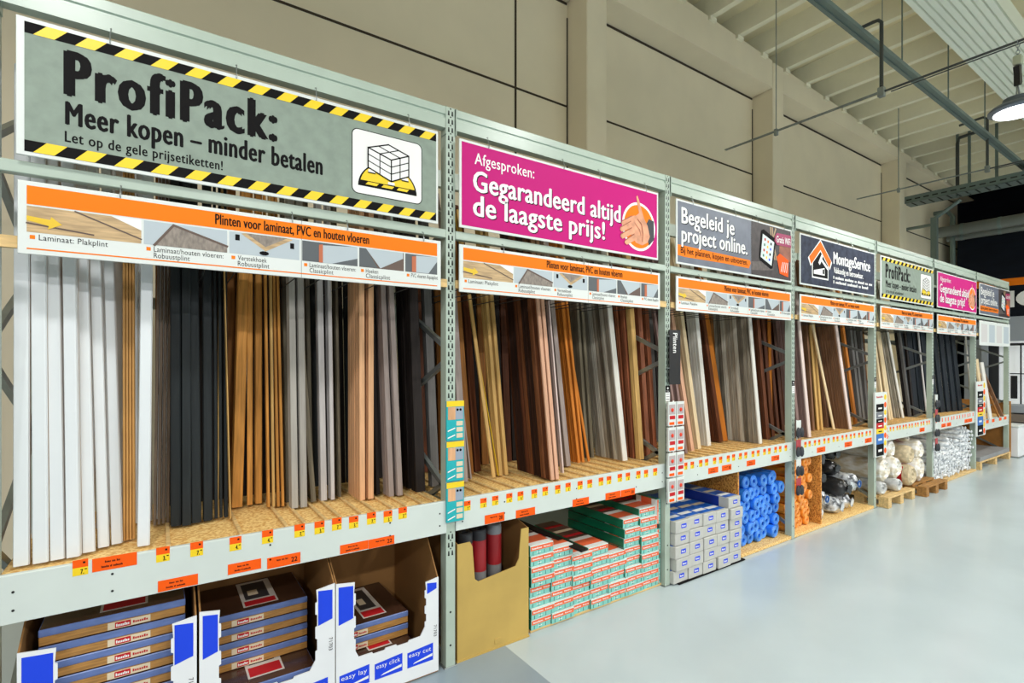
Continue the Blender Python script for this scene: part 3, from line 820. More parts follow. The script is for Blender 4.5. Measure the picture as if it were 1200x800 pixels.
def set_board(X, Y, w, t, L, face, sy, sx, label, group, core, yaw):
    o = bpy.data.objects.new('skirting_board', board_mesh(w, t, L, face, core)); COL.objects.link(o)
    zax = Vector((sx, sy, 1)).normalized()
    xax = Vector((math.cos(yaw), math.sin(yaw), 0)); xax = (xax - zax*xax.dot(zax)).normalized(); yax = zax.cross(xax)
    M = Matrix((xax, yax, zax)).transposed().to_4x4(); M.translation = (X, Y, ZS - (LOW if X > UX[6] else 0) + max(0, .001) + abs(sy)*0 + (t*sy if sy > 0 else 0)*0 + max(0, -xax.z*w) )
    o.matrix_world = M
    return tag(o, label, 'skirting board', group)
def stack(px, py, n, w, t, face, desc, where, sy=.13, top=None, L=1.88, core=None, gap=.0015, yaw=0.0, sx=0.0, jx=.004, single=None, dx=0.0):
    """n boards face to face; the front one has its lower corner nearest the rack end at pixel (px, py) on the deck"""
    X, Y = onz(px, py, ZS - (LOW if px > 1146 else 0))
    if top is not None:
        x1, y1 = top
        d = ray(x1, y1)
        # point on the pixel ray lying in the leaning plane Y = Yb + sy (Z - ZS)
        tt = (Y - CAM.y + sy*(CAM.z - ZS)) / (d.y - sy*d.z)
        Xt, Zt = d.x*tt, CAM.z + d.z*tt
        sx = max(-.16, min(.16, (Xt - X)/max(.3, Zt - ZS)))
    Xm = at(px, py, .2)[0]
    for xa, xb in bays:
        if xa - .3 < Xm < xb + .3 and not (xa + .004 <= X <= xb - w - .004) and abs((xa + xb)/2 - Xm) < .95:
            X = max(xa + .006, min(xb - w - .006, X)); Y = max(.05, min(.72, onx(px, py, X)[0] if abs(X) > .5 else Y))
    for xa, xb in bays:
        if xa - .02 < X < xb:
            sx = max((xa + .004 - X)/(L*1.0), min((xb - .004 - w - X)/(L*1.0), sx))
    g = 'skirting boards ' + where
    goff = 0.0; mixed = face if isinstance(face, list) else None
    for i in range(n):
        if mixed:
            if i % 3 == 0: face = mixed[(i // 3 * 2 + i // 6) % len(mixed)]; goff = random.uniform(-.006, .006)
        y = Y + i*(t + gap)*1.0
        lx = X + dx*i + (random.uniform(-jx, jx)*.6 if i else 0) + (goff if i else 0)
        if n == 1: lab = f'{desc} {where}'
        elif i == 0: lab = f'frontmost {desc} {where}'
        else: lab = f'{desc} packed behind, {where}'
        put_board(lx, y, w, t, L + (random.uniform(-.03, .03) if i else 0), face, sy, sx, lab, g, core, yaw, 1 if i else 0)

WD = dict(
    greybrown=wood('board_grey_brown', (128, 112, 96)), black=wood('board_anthracite', (34, 40, 42), .25), oak=wood('board_oak', (206, 144, 68)),
    oak_d=wood('board_oak_dark', (150, 98, 44)), grey=wood('board_grey', (164, 160, 152), .15), olive=wood('board_olive_grey', (112, 104, 86)),
    silver=wood('board_silver', (190, 186, 184), .15), beech=wood('board_beech', (222, 172, 128), .18), beech_d=wood('board_beech_dark', (140, 94, 66)),
    taupe=wood('board_taupe', (160, 146, 140), .2), wenge=wood('board_wenge', (34, 27, 24), .4), walnut=wood('board_walnut', (98, 54, 30), .5, objvar=.42),
    pink=wood('board_rose_beech', (212, 164, 134), .15), sand=wood('board_sand_oak', (206, 166, 100), .25), orange=wood('board_cherry', (206, 124, 44), .25),
    ash=wood('board_weathered_ash', (154, 146, 130), .45, objvar=.24), pale=wood('board_pale_ash', (218, 216, 208), .1), merbau=wood('board_merbau', (150, 88, 58), .45, objvar=.15),
    walnut_d=wood('board_walnut_dark', (54, 28, 16), .5, objvar=.3), walnut_l=wood('board_walnut_light', (128, 78, 46), .5, objvar=.2), ash_d=wood('board_ash_dark', (112, 104, 90), .45, objvar=.2), ash_l=wood('board_ash_light', (190, 186, 172), .35, objvar=.1),
    plum=wood('board_plum', (134, 108, 102), .2), cream=wood('board_cream', (222, 200, 160), .15), brown=wood('board_brown', (128, 92, 66)),
    dkgrey=wood('board_dark_grey', (98, 96, 94), .2), navy=wood('board_blue_black', (26, 34, 42), .3), lilac=wood('board_rose_white', (226, 206, 198), .1))
B1 = 'in the first bay'
def wlab(i): return f'in the {ORD[i]} white row from the rack end'
# white row (bay 1)
for i, (px, py, wp, n, top, sy) in enumerate(((15, 665, 35.6, 3, (12, 300), .085), (38, 661.5, 58, 2, (36, 302), .09), (58.7, 657.5, 77, 2, (54, 303), .10), (77.7, 654.5, 95, 3, (73, 305), .09),
                                      (96.7, 648.5, 112.6, 2, (89, 306), .11), (114.5, 642.5, 128.7, 3, (105, 308), .11), (130.5, 638.5, 142.8, 2, (121.5, 310), .12), (161, 641, 176.2, 3, (165.3, 312), .10))):
    X, Y = onz(px, py, ZS); X2_, _ = onz(wp, py - (wp - px)*.17, ZS)
    w = max(.035, min(.06, abs(X2_ - X)*.95))
    stack(px, py, n, w, .012, W_WHITE, 'glossy white skirting board', wlab(i), sy=sy, top=top, L=1.9, core=W_CORE)
X, Y = onz(144, 634, ZS)
for i in range(4):
    put_board(X + .0104*i, Y + .003*i, .0098, .05, 1.9, W_CORE, .07, -.012 + .008, f'raw edge-on board, {ORD[i]} of four strips among the white skirting', 'raw edge strips among the white boards')
# grey brown thin boards
for i, px in enumerate((179.5, 184.5, 189.5, 195)):
    stack(px, 616 - i*1.2, 1, .0125, .045, WD['greybrown'], f'{ORD[i]} thin grey brown skirting board', 'beside the white skirting', sy=.09, top=(184 + i*4.5, 316))
stack(182, 608, 2, .03, .013, WD['oak_d'], 'dim brown skirting board', 'deep behind the grey brown ones by the white skirting', sy=.09)
# black boards
for i, (px, py, w, n, top) in enumerate(((200, 617.5, .042, 3, (200, 325)), (213.5, 616.5, .036, 4, (213, 326)), (225, 614, .038, 3, (222, 327)), (238.8, 611, .036, 3, (238, 328)), (251.5, 608, .014, 3, (250, 329)), (257.5, 607, .013, 3, (256, 330)), (263, 606.5, .016, 3, (262, 330)))):
    stack(px, py, n, w, .013, WD['black'], 'anthracite black skirting board', f'in the {ORD[i]} black row of the first bay', sy=.08, top=top)
stack(254.3, 607.5, 1, .009, .05, WD['sand'], 'thin yellowish skirting edge', 'wedged between the anthracite black boards', sy=.08, top=(257.5, 332))
stack(268.7, 606.5, 1, .006, .04, WD['sand'], 'narrow yellowish skirting edge', 'at the end of the anthracite black boards', sy=.08, top=(262, 332))
# oak
for i, (px, py, w, n, top) in enumerate(((271.5, 595.5, .050, 4, (279.5, 332)), (289.8, 592.5, .027, 4, (290, 333)), (299.5, 590.5, .033, 4, (299.5, 333)))):
    stack(px, py, n, w, .013, WD['oak'], 'warm oak skirting board', f'in the {ORD[i]} warm oak row of the first bay', sy=.06, top=top)
stack(266, 590, 3, .04, .013, WD['oak_d'], 'dark oak skirting board', 'behind the first warm oak row', sy=.05, top=(266.5, 334))
for i, (px, tx) in enumerate(((313.5, 310), (319.5, 316), (325, 320), (330.5, 324.5))):
    stack(px, 594.5 - .4*i, 1, .014, .03, WD['sand' if i == 1 else 'oak'], f'{ORD[i]} thin splayed oak strip', 'beside the warm oak rows', sy=.1, top=(tx, 335))
stack(335, 589, 4, .02, .013, WD['olive'], 'dark olive skirting board', 'beside the plain grey rows', sy=.08, top=(331, 336))
# greys
for i, (px, py, tx) in enumerate(((342, 596, 338.3), (352.6, 594.8, 348.7))):
    stack(px, py, 4, .033, .013, WD['grey'], 'plain grey skirting board', f'in the {ORD[i]} plain grey row', sy=.075, top=(tx, 336))
stack(364.5, 588.5, 1, .028, .012, WD['olive'], 'olive grey skirting board', 'slanting beside the second plain grey row', sy=.09, top=(352, 420))
stack(363, 584, 5, .022, .013, WD['olive'], 'dim olive grey skirting board', 'in the dark gap behind the slanting one', sy=.08)
stack(376.3, 587, 4, .033, .013, WD['silver'], 'silver white skirting board', 'in the broad silver row', sy=.075, top=(371.6, 338))
stack(388, 585.8, 4, .022, .013, WD['silver'], 'narrow silver white skirting board', 'beside the broad silver row', sy=.075, top=(384, 338))
stack(397, 582.5, 5, .016, .013, WD['olive'], 'dark narrow skirting board', 'between the silver and beech rows', sy=.08, top=(393, 340))
for i, (px, py, tx) in enumerate(((421.6, 586.5, 420.8), (431.6, 585, 431.8))):
    stack(px, py, 14 if i == 0 else 12, .032, .0128, WD['beech'], 'pale beech skirting board', f'in the {ORD[i]} beech row of the first bay', sy=.05, top=(tx, 338))
stack(441, 580, 5, .024, .013, WD['wenge'], 'dim dark skirting board', 'between the beech and taupe rows', sy=.08)
for i, (px, py, tx) in enumerate(((456, 582, 446.2), (466.4, 581, 456))):
    stack(px, py, 6, .032, .0128, WD['taupe'], 'taupe grey skirting board', f'in the {ORD[i]} taupe row near the upright', sy=.105, top=(tx, 340))
stack(479, 573, 7, .05, .013, WD['wenge'], 'near black wenge skirting board', 'in the dark corner behind the brace', sy=.09)
stack(488, 570, 5, .06, .013, WD['wenge'], 'near black wide skirting board', 'in the dark corner beside the second upright', sy=.09)
stack(506, 573.5, 3, .055, .013, WD['dkgrey'], 'dark grey skirting board', 'leaning by the upright of the large grey sign', sy=.095)
# ---- bay 2
stack(541, 565, 1, .05, .012, WD['taupe'], 'grey brown skirting board', 'leaning close to the teal product strip', sy=.14, top=(533.5, 440))
stack(551.5, 561, 1, .012, .04, WD['taupe'], 'thin grey brown strip', 'leaning close to the teal product strip', sy=.13, top=(541, 470))
stack(549, 556, 4, .045, .013, WD['oak_d'], 'brown oak skirting board', 'behind the grey brown one by the teal strip', sy=.12, top=(534, 353))
stack(557, 553, 8, .05, .013, WD['walnut'], 'dark brown skirting board', 'behind the brown oak ones in the second bay', sy=.14)
stack(577.3, 559.5, 12, .027, .0128, WD['sand'], 'sand oak skirting board', 'in the steeply leaning row of the second bay', sy=.24, top=(549.5, 353))
stack(584.2, 557.5, 1, .004, .012, mat('yellow_edge', (236, 196, 30), .5), 'bright yellow board edge', 'beside the steeply leaning sand oak row', sy=.24, top=(558, 400))
for i, (px, py, tx) in enumerate(((585.5, 557.5, 569), (592.2, 556.7, 575.5))):
    stack(px, py, 5, .027, .0128, WD['sand'], 'light oak skirting board', f'in the {ORD[i]} light oak row of the second bay', sy=.155, top=(tx, 353))
stack(644.8, 562.2, 26, .027, .0128, [WD['walnut'], WD['walnut_d'], WD['walnut_l'], WD['walnut_d']], 'walnut skirting board', 'in the long walnut stack of the second bay', sy=.134, top=(627.5, 353), jx=.003)
X, Y = onz(644.8, 562.2, ZS)
put_board(X - .002, Y - .0145, .029, .0128, 1.88, WD['pink'], .134, 0, 'rose beech skirting board, first of two fronting the walnut stack', 'rose boards before the walnut stack')
put_board(X + .036, Y - .0145, .029, .0128, 1.88, WD['pink'], .134, 0, 'rose beech skirting board, second of two fronting the walnut stack', 'rose boards before the walnut stack')
for i in range(10):
    put_board(X + .036, Y + .0145*i, .028, .0128, 1.88, WD['beech_d'], .134, 0, 'dark beech skirting board behind the second rose one', 'dark beech boards by the walnut stack')
stack(659.5, 554.5, 2, .014, .0128, WD['lilac'], 'narrow rose white skirting board', 'beside the rose boards of the walnut stack', sy=.14, top=(642.5, 353))
stack(664, 546.5, 8, .044, .0128, WD['taupe'], 'grey taupe skirting board', 'between the walnut stack and cherry boards', sy=.15, top=(645, 355))
for i, (px, w, tx, sy) in enumerate(((677.6, .026, 658, .164), (682.6, .024, 664, .164))):
    stack(px, 542.5 - i*.6, 6, w, .0128, WD['orange'], 'cherry orange skirting board', f'in the {ORD[i]} cherry row of the second bay', sy=sy, top=(tx, 360))
stack(689.5, 540.5, 1, .02, .012, WD['orange'], 'cherry orange skirting strip', 'slanting beside the cherry rows', sy=.17, top=(678, 470))
for i, (px, tx) in enumerate(((687.5, 676), (693.5, 681.5))):
    stack(px, 537.2 - i, 7, .03, .0128, WD['olive'], 'olive grey skirting board', f'in the {ORD[i]} olive row behind the cherry boards', sy=.093, top=(tx, 364))
stack(728.8, 539.8, 20, .052, .0128, [WD['ash'], WD['ash_d'], WD['ash_l'], WD['ash']], 'weathered ash skirting board', 'in the long ash stack of the second bay', sy=.139, top=(711, 366), jx=.004)
X, Y = onz(728.8, 539.8, ZS)
put_board(X - .001, Y - .0145, .054, .0128, 1.88, WD['pale'], .139, 0, 'pale ash skirting board fronting the long ash stack', 'pale ash board')
for i, (px, py, tx) in enumerate(((736, 532, 723), (743, 531.5, 731), (750, 531, 739), (758, 530.5, 748), (766, 530, 756))):
    stack(px, py, 3, .052, .013, WD['sand' if i == 2 else 'merbau'], 'reddish merbau skirting board' if i != 2 else 'lighter oak skirting board', f'in the {ORD[i]} row behind the brace, second bay', sy=.09, top=(tx, 368))
# ---- bay 3
for i, (px, py, tx, ty) in enumerate(((790, 535, 778, 450), (797, 533, 785, 450), (803.5, 531.5, 792, 450))):
    stack(px, py, 5, .032, .0128, WD['plum'], 'plum brown skirting board', f'in the {ORD[i]} plum row below the black sign', sy=.2, top=(tx, ty))
stack(810.5, 528.5, 6, .045, .0128, WD['pink'], 'rosy beech skirting board', 'beside the plum rows of the third bay', sy=.17, top=(791, 400))
stack(818.2, 526.2, 6, .05, .0128, WD['cream'], 'cream oak skirting board', 'in the third bay beside the pure white one', sy=.154, top=(798, 372))
stack(829.5, 522.5, 7, .055, .0128, WD['pale'], 'off-white skirting board', 'in the third bay between cream and cherry rows', sy=.1, top=(815, 372))
stack(844, 518, 12, .055, .0128, WD['walnut'], 'dark walnut skirting board', 'behind the cherry brown board of the third bay', sy=.16, top=(823, 374))
stack(847.5, 517, 2, .085, .0128, WD['orange'], 'broad cherry brown skirting board', 'in the middle of the third bay', sy=.165, top=(826, 374))
stack(888.3, 519.8, 26, .05, .0128, [WD['ash'], WD['ash_d'], WD['ash'], WD['ash_l']], 'grey ash skirting board', 'in the long grey stack of the third bay', sy=.09, top=(877.5, 372), jx=.004)
X, Y = onz(888.3, 519.8, ZS)
put_board(X, Y - .0145, .052, .0128, 1.88, WD['pale'], .09, 0, 'pale board fronting the long grey ash stack of the third bay', 'pale front board third bay')
for i, px in enumerate((893, 899, 905, 911, 917)):
    stack(px, 509 - i*.4, 3, .06, .013, WD['walnut'], 'dark brown skirting board', f'in the {ORD[i]} dim row behind the white cartons', sy=.09)
stack(905, 511, 1, .05, .012, WD['orange'], 'cherry skirting board', 'leaning behind the two white cartons', sy=.10, top=(902, 376))
# ---- bay 4
stack(936, 514, 8, .05, .0128, WD['plum'], 'plum brown skirting board', 'beside the upright with dark gloves, fourth bay', sy=.1)
stack(946.2, 512.2, 14, .05, .0128, WD['plum'], 'plum backed skirting board', 'in the first stack of the fourth bay', sy=.09, top=(934, 380))
X, Y = onz(946.2, 512.2, ZS); put_board(X, Y - .0145, .055, .0128, 1.88, WD['lilac'], .09, 0, 'rose white board fronting the first stack of the fourth bay', 'rose front board')
for i, (px, tx) in enumerate(((953, 945), (958.5, 949), (963, 953))):
    stack(px, 504.5 - i*.3, 8, .045, .0128, WD['sand' if i else 'brown'], 'striped oak skirting board', f'in the {ORD[i]} oak row of the fourth bay', sy=.09, top=(tx, 380))
stack(977, 503.5, 1, .045, .012, WD['cream'], 'yellow pine strip', 'slanting across the fourth bay', sy=.12, top=(963, 456))
for i, (px, tx) in enumerate(((970, 957), (977, 964), (983, 969))):
    stack(px, 501 - i*.5, 7, .06, .0128, WD['brown'], 'brown oak skirting board', f'in the {ORD[i]} brown row of the fourth bay', sy=.12, top=(tx, 382))
stack(994.2, 503, 12, .055, .0128, WD['brown'], 'brown skirting board', 'behind the rose beech front of the fourth bay', sy=.127, top=(977, 383))
X, Y = onz(994.2, 503, ZS); put_board(X, Y - .0145, .06, .0128, 1.88, WD['lilac'], .127, 0, 'pale rose board fronting the last brown stack of the fourth bay', 'pale rose board')
stack(1003, 492, 2, .06, .0128, WD['orange'], 'orange oak skirting board', 'beside the dark grey boards of the fourth bay', sy=.129, top=(988.5, 385))
for i, (px, tx) in enumerate(((1008, 996), (1012, 1000), (1017, 1008))):
    stack(px, 494 - i, 3, .07, .0128, WD['dkgrey'], 'dark grey skirting board', f'in the {ORD[i]} dark grey row of the fourth bay', sy=.1, top=(tx, 386))
# ---- bay 5
for i, (px, tx) in enumerate(((1037, 1024), (1041, 1027), (1045, 1030.5))):
    stack(px, 492.5 - .5*i, 4, .06, .0128, WD['cream'], 'cream skirting board', f'in the {ORD[i]} cream row of the fifth bay', sy=.14, top=(tx, 395))
for i, (px, tx) in enumerate(((1049, 1032), (1054, 1037))):
    stack(px, 489.5, 5, .07, .0128, WD['ash'], 'grey ash skirting board', f'in the {ORD[i]} ash row of the fifth bay', sy=.15, top=(tx, 390))
stack(1058, 489.6, 5, .06, .0128, WD['pale'], 'silver white skirting board', 'in the fifth bay before the dark corner', sy=.154, top=(1040, 390))
for i in range(7):
    stack(1063 + 3.8*i, 486 - .4*i, 2, .06, .0128, WD['wenge' if i % 2 == 0 else 'dkgrey'], 'dark skirting board', f'in the {ORD[i]} dim strip of the fifth bay', sy=.11, top=(1053 + 3.9*i, 392))
stack(1086, 485.5, 1, .05, .012, WD['silver'], 'silver skirting strip', 'near the far upright of the fifth bay', sy=.11, top=(1076, 392))
# ---- bay 6: wide blue black boards
xa, xb = bays[5]
for i in range(9):
    for q in range(2): put_board(xa + .05 + .182*i, .30 - .022*i + .015*q, .179, .0128, 1.88, WD['navy'], .085, 0, f'blue black wide board, {ORD[i]} of nine along the sixth bay', 'blue black boards of the sixth bay', prio=q)
stack(1140, 479, 1, .05, .012, WD['pale'], 'white board', 'at the end of the blue black rows', sy=.075, top=(1133, 398))
# ---- bay 7: offcuts
stack(1176, 488, 2, .05, .02, WD['brown'], 'oak offcut', 'slanting deep across the last bay', sy=.33, L=.85)
stack(1171, 489, 1, .05, .02, WD['oak_d'], 'beech offcut', 'slanting across the last bay beside the oak ones', sy=.33, L=.75)
stack(1160, 491, 1, .16, .02, WD['pale'], 'pale sheet offcut', 'standing in the last bay', sy=.12, L=.9)
stack(1153, 492, 1, .14, .02, WD['cream'], 'light pine offcut', 'standing in the last bay behind the product strip', sy=.1, L=.95)

# dark filler rows added at the back to darken the gaps between stacks
bay_word = ['first', 'second', 'third', 'fourth', 'fifth']
for k in range(5):
    xa, xb = bays[k]
    x = xa + .05 + (.42 if k == 0 else 0); i = 0
    while x < xb - .1:
        m = WD[['wenge', 'walnut' if k else 'black', 'wenge', 'oak_d' if k else 'wenge', 'dkgrey' if k else 'black'][i % 5]]
        for q in range(2):
            put_board(x + .003*q, .70 + .02*q, .062, .013, 1.42, m, .06, 0, f'dark filler board added for shade in the back row of the {bay_word[k]} bay', f'added back row boards of the {bay_word[k]} bay', prio=2)
        x += .068; i += 1
for i in range(9):
    for q in range(2):
        put_board(-.44 + .053*i, .44 + .016*q + .01*(i % 3), .048, .012, 1.9, W_WHITE, .08, random.uniform(-.012, .012), 'shaded white skirting board in the second layer behind the white front row', 'shaded white boards', W_CORE, prio=2)
lay_boards()

# thin divider rods run back from the batten only where a gap between boards lets them
ROD = mat('rod_steel', (70, 74, 74), .4, metal=.7)
for b, xm, L in RAILS:
    last = -9
    for q in range(170):
        x = -L/2 + .03 + q*.01
        if x > L/2 - .03 or x - last < .11: continue
        gx, h = x + xm, 1.155
        if any(P[0] + P[6]*h - .006 < gx < P[0] + P[6]*h + P[2] + .006 and P[1] + P[5]*h < .70 and P[4] > 1.1 for P in PLACED): continue
        mb = MB(); mb.tube([(x, .012, .01), (x, .3, -.0), (x, .6, -.005), (x, .69, -.01)], .003, ROD, 6); mb.build('divider_rod', b, smooth=True); last = x

# two white cartons on the shelf of bay 3
for i, (z0, w, h) in enumerate(((ZB1 + .005, .30, .155), (ZB1 + .161, .27, .15))):
    X, Y = onz(906, 513.5, ZB1)
    r = thing('carton', ('lower' if i == 0 else 'upper') + ' of two white cartons on the shelf by the third upright', 'box', (X + .01*i, .40, z0))
    mb = MB(); mb.cbox(0, 0, 0, w, .22, h, CARDW, .003); mb.build('carton_body', r)
    mb = MB(); P = lambda u, v: (u, -.0008, h - v)
    put_text(mb, '~24x', w*.2, w*.5, h*.55, .03, P, BLACK, .02); mb.box(w*.6, -.001, h*.3, w*.8, -.0005, h*.6, mat('grey_print', (120, 120, 120), .5)); mb.build('print', r, fix=False)

# ================================================================== BELOW THE SHELF
# --- three white display cartons, bay 1
def display_carton(x0, x1, zl, zr, name_label, zcut, logos=True, dl=.075, dr=.085, back=.70):
    D = .60; t = .006; W = x1 - x0
    r = thing('display_carton', name_label, 'carton', (x0, .0, .0), group='white display cartons')
    y0 = -.004
    # front panel with a torn U shaped opening
    jag = []
    pts = [(0, .012), (W, .012), (W, zr)]
    pts += [(W - dr, zr - .012)]
    n = 6
    for i in range(1, n):
        z = zr - .012 + (zcut + .05 - zr)*i/n
        pts += [(W - dr + (.004 if i % 2 else -.004), z), (W - dr + (-.004 if i % 2 else .004), z - .004)]
    pts += [(W - dr - .004, zcut + .05), (W - dr - .03, zcut + .008)]
    m_ = 5
    for i in range(1, m_):
        x = W - dr - .03 + (dl + .03 - (W - dr - .03))*i/m_
        pts += [(x, zcut + (.006 if i % 2 else -.003)), (x - .006, zcut + (-.003 if i % 2 else .006))]
    pts += [(dl + .02, zcut + .005), (dl + .003, zcut + .04)]
    for i in range(1, n):
        z = zcut + .04 + (zl - .012 - zcut - .04)*i/n
        pts += [(dl + (.004 if i % 2 else -.004), z), (dl + (-.004 if i % 2 else .004), z + .004)]
    pts += [(dl, zl - .012), (0, zl)]
    mb = MB(); mb.prism([(a, y0, b) for a, b in pts], (0, 0, 0), (0, t, 0), CARDW)
    mb.build('front_panel', r)
    for nm, xx, zf in (('side_panel', 0, zl), ('side_panel', W - t, zr)):
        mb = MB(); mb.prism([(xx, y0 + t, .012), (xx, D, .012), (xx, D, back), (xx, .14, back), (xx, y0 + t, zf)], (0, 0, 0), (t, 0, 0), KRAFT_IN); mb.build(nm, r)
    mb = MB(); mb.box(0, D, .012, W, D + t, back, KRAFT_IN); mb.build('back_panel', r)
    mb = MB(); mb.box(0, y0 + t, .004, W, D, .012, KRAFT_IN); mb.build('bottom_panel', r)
    for a, b, z, hh in ((.012, dl - .008, zl, .20), (W - dr + .008, W - .012, zr, .18 if zr > .55 else .075)):
        mb = MB(); mb.add([(a, y0 - .001, z - hh), (b, y0 - .001, z - hh + .018), (b, y0 - .001, z - .026), (a, y0 - .001, z - .018)], [(0, 1, 2, 3)], BLUE)
        mb.build('blue_print', r, fix=False)
    if logos:
        mb = MB()
        P = lambda u, v: (u, y0 - .0016, -v)
        for i, tx in enumerate(('easy lay', 'easy click', 'easy cut')):
            a = W*(.03 + .32*i); b = a + W*.27; zt = zcut - .045; zb = zcut - .135
            mb.add([(a, y0 - .001, zb), (b, y0 - .001, zb), (b, y0 - .001, zt), (a, y0 - .001, zt - .012)], [(0, 1, 2, 3)], BLUE)
            put_text(mb, tx, a + .008, b - .012, -(zb + .052), .022, P, WHITE, .03)
            mb.add([P(a + .03, -(zb + .012)), P(b - .005, -(zb + .022)), P(b - .004, -(zb + .036)), P(a + .045, -(zb + .02))], [(0, 1, 2, 3)], WHITE)
        mb.build('logo_print', r, fix=False)
    mb = MB(); P2 = lambda u, v: (W - .028 - v, y0 - .0014, zr - .25 - u)
    put_text(mb, '71703', 0, .06, 0, .016, P2, BLACK, .01); mb.build('number_print', r, fix=False)
    return r
xa1 = at(20, 770, 0)[0]; xb1 = at(230.5, 722, 0)[0]; xa2 = at(233.5, 717, 0)[0]; xb2 = at(392.3, 684, 0)[0]; xa3 = at(393.5, 684, 0)[0]; xb3 = at(513.5, 680, 0)[0]
display_carton(xa1, xb1, .625, .610, 'white display carton with blue corners nearest the rack end', .22, dl=.105, dr=.085)
display_carton(xa2, xb2, .620, .607, 'middle one of three white blue cornered display cartons', .22)
display_carton(xa3, xb3, .600, .510, 'white display carton with torn front next to the bare kraft carton', .215, dl=.09, dr=.075)
def laminate_pack(x0, x1, y0, z0, label, group, D=.44, h=.058, lab_at=.42, wrapped=True, toplabel=True):
    W = x1 - x0
    r = thing('laminate_pack', label, 'laminate pack', (x0, y0, z0), group=group)
    mb = MB(); mb.cbox(0, 0, 0, W, D, h*.52, PACKBROWN, .002); mb.build('wood_print_side', r)
    mb = MB(); mb.cbox(-.001, -.002, h*.52, W + .001, D, h - .002, PACKBLUE, .003); mb.build('blue_film_side', r)
    mb = MB(); mb.box(.003, .003, h - .0025, W - .003, D - .003, h - .0005, PACKTOP); mb.build('top_film', r)
    mb = MB(); a = W*lab_at
    mb.box(a, -.0012, h*.04, a + W*.30, -.0002, h*.47, CREAM); mb.box(a + W*.05, -.0018, h*.08, a + W*.16, -.001, h*.43, RED)
    P = lambda u, v: (u, -.0024, -v)
    put_text(mb, '~LAMINAAT', a + W*.058, a + W*.152, -h*.16, h*.18, P, WHITE, .02); put_text(mb, '~Country', a + W*.175, a + W*.285, -h*.18, h*.16, P, RED, .01)
    mb.build('side_label', r, fix=False)
    if toplabel:
        mb = MB(); GD = mat('label_dark', (52, 52, 56), .4)
        mb.box(W*.38, D*.10, h - .0006, W*.72, D*.95, h, mat('top_label_white', (210, 204, 196), .35)); mb.box(W*.42, D*.32, h, W*.66, D*.88, h + .0006, GD)
        mb.box(W*.46, D*.45, h + .0004, W*.56, D*.62, h + .001, CREAM); mb.box(W*.40, D*.12, h, W*.70, D*.27, h + .0006, RED)
        mb.build('top_label', r, fix=False)
    return r
# carton 1: seven packs standing almost to the beam
xl, xr = at(44, 740, .07)[0], at(217, 703, .07)[0]
h = .0655; N = 9
ztop = at(217, 700, .07)[1]
for i in range(N):
    if ztop - h*(i + 1) < .0135: break
    laminate_pack(xl + random.uniform(-.003, .003), xr, .07 + random.uniform(0, .004), ztop - h*(i + 1), f'laminate pack, {ORD[i]} from the top in the carton nearest the rack end', 'laminate packs in the end carton', h=h - .003, lab_at=.44)
xl, xr = at(237, 722, .20)[0], at(360, 697, .20)[0]; ztop = at(360, 697, .20)[1]
for i in range(7):
    front = i >= 4
    if ztop - h*(i + 1) < .0135: break
    laminate_pack(xl, xr, .20 if not front else .03, ztop - h*(i + 1), f'laminate pack, {ORD[i]} from the top in the middle white carton', 'laminate packs in the middle carton', h=h - .003, lab_at=.26, D=.36 if not front else .53)
xl, xr = at(397, 745, .12)[0], at(478, 715, .12)[0]; ztop = at(478, 714, .12)[1]
for i in range(6):
    front = i >= 2
    if ztop - h*(i + 1) < .0135: break
    laminate_pack(xl, xr, .12 if not front else .03, ztop - h*(i + 1), f'laminate pack, {ORD[i]} from the top in the carton with torn front', 'laminate packs in the torn carton', h=h - .003, lab_at=.10, D=.44 if not front else .53)

# --- kraft carton with cut-out and rolls, bay 2
x0, x1 = at(536, 700, .012)[0], at(619.5, 700, .012)[0]
r = thing('kraft_carton', 'tall bare kraft carton with a scooped front, beside the teal packs', 'carton', (x0, .012, 0))
W = x1 - x0; t = .006; D = .62
zL, zR = at(537, 638, .012)[1], at(618.5, 618, .012)[1]
c0, c1 = at(551, 635, .012)[0] - x0, at(609, 620, .012)[0] - x0
zb0 = at(558, 682, .012)[1]
front = [(0, .01), (W, .01), (W, zR), (c1 + .012, zR), (c1 - .005, zb0 + .07), (c1 - .03, zb0 + .03), (c0 + .055, zb0), (c0 + .03, zb0 + .02), (c0 + .015, zL - .03), (c0, zL), (0, zL)]
mb = MB(); mb.prism([(a, 0, b) for a, b in front], (0, 0, 0), (0, t, 0), KRAFT); mb.build('front_panel', r)
for xx in (0, W - t):
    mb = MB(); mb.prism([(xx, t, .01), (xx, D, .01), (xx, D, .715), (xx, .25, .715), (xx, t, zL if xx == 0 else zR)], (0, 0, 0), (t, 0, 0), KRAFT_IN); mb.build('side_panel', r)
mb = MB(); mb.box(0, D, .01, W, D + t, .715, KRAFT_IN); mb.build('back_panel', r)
mb = MB(); mb.cbox(W*.5, -.003, .03, W*.58, 0, .06, KRAFT, .001); mb.build('tape_tab', r)
mb = MB(); mb.box(-.004, -.004, .001, W + .004, D, .01, KRAFT); mb.build('bottom_panel', r)
RUB = mat('rubber_roll', (44, 46, 50), .5, var=.2, scale=20); GRL = mat('roll_grey', (120, 124, 128), .45)
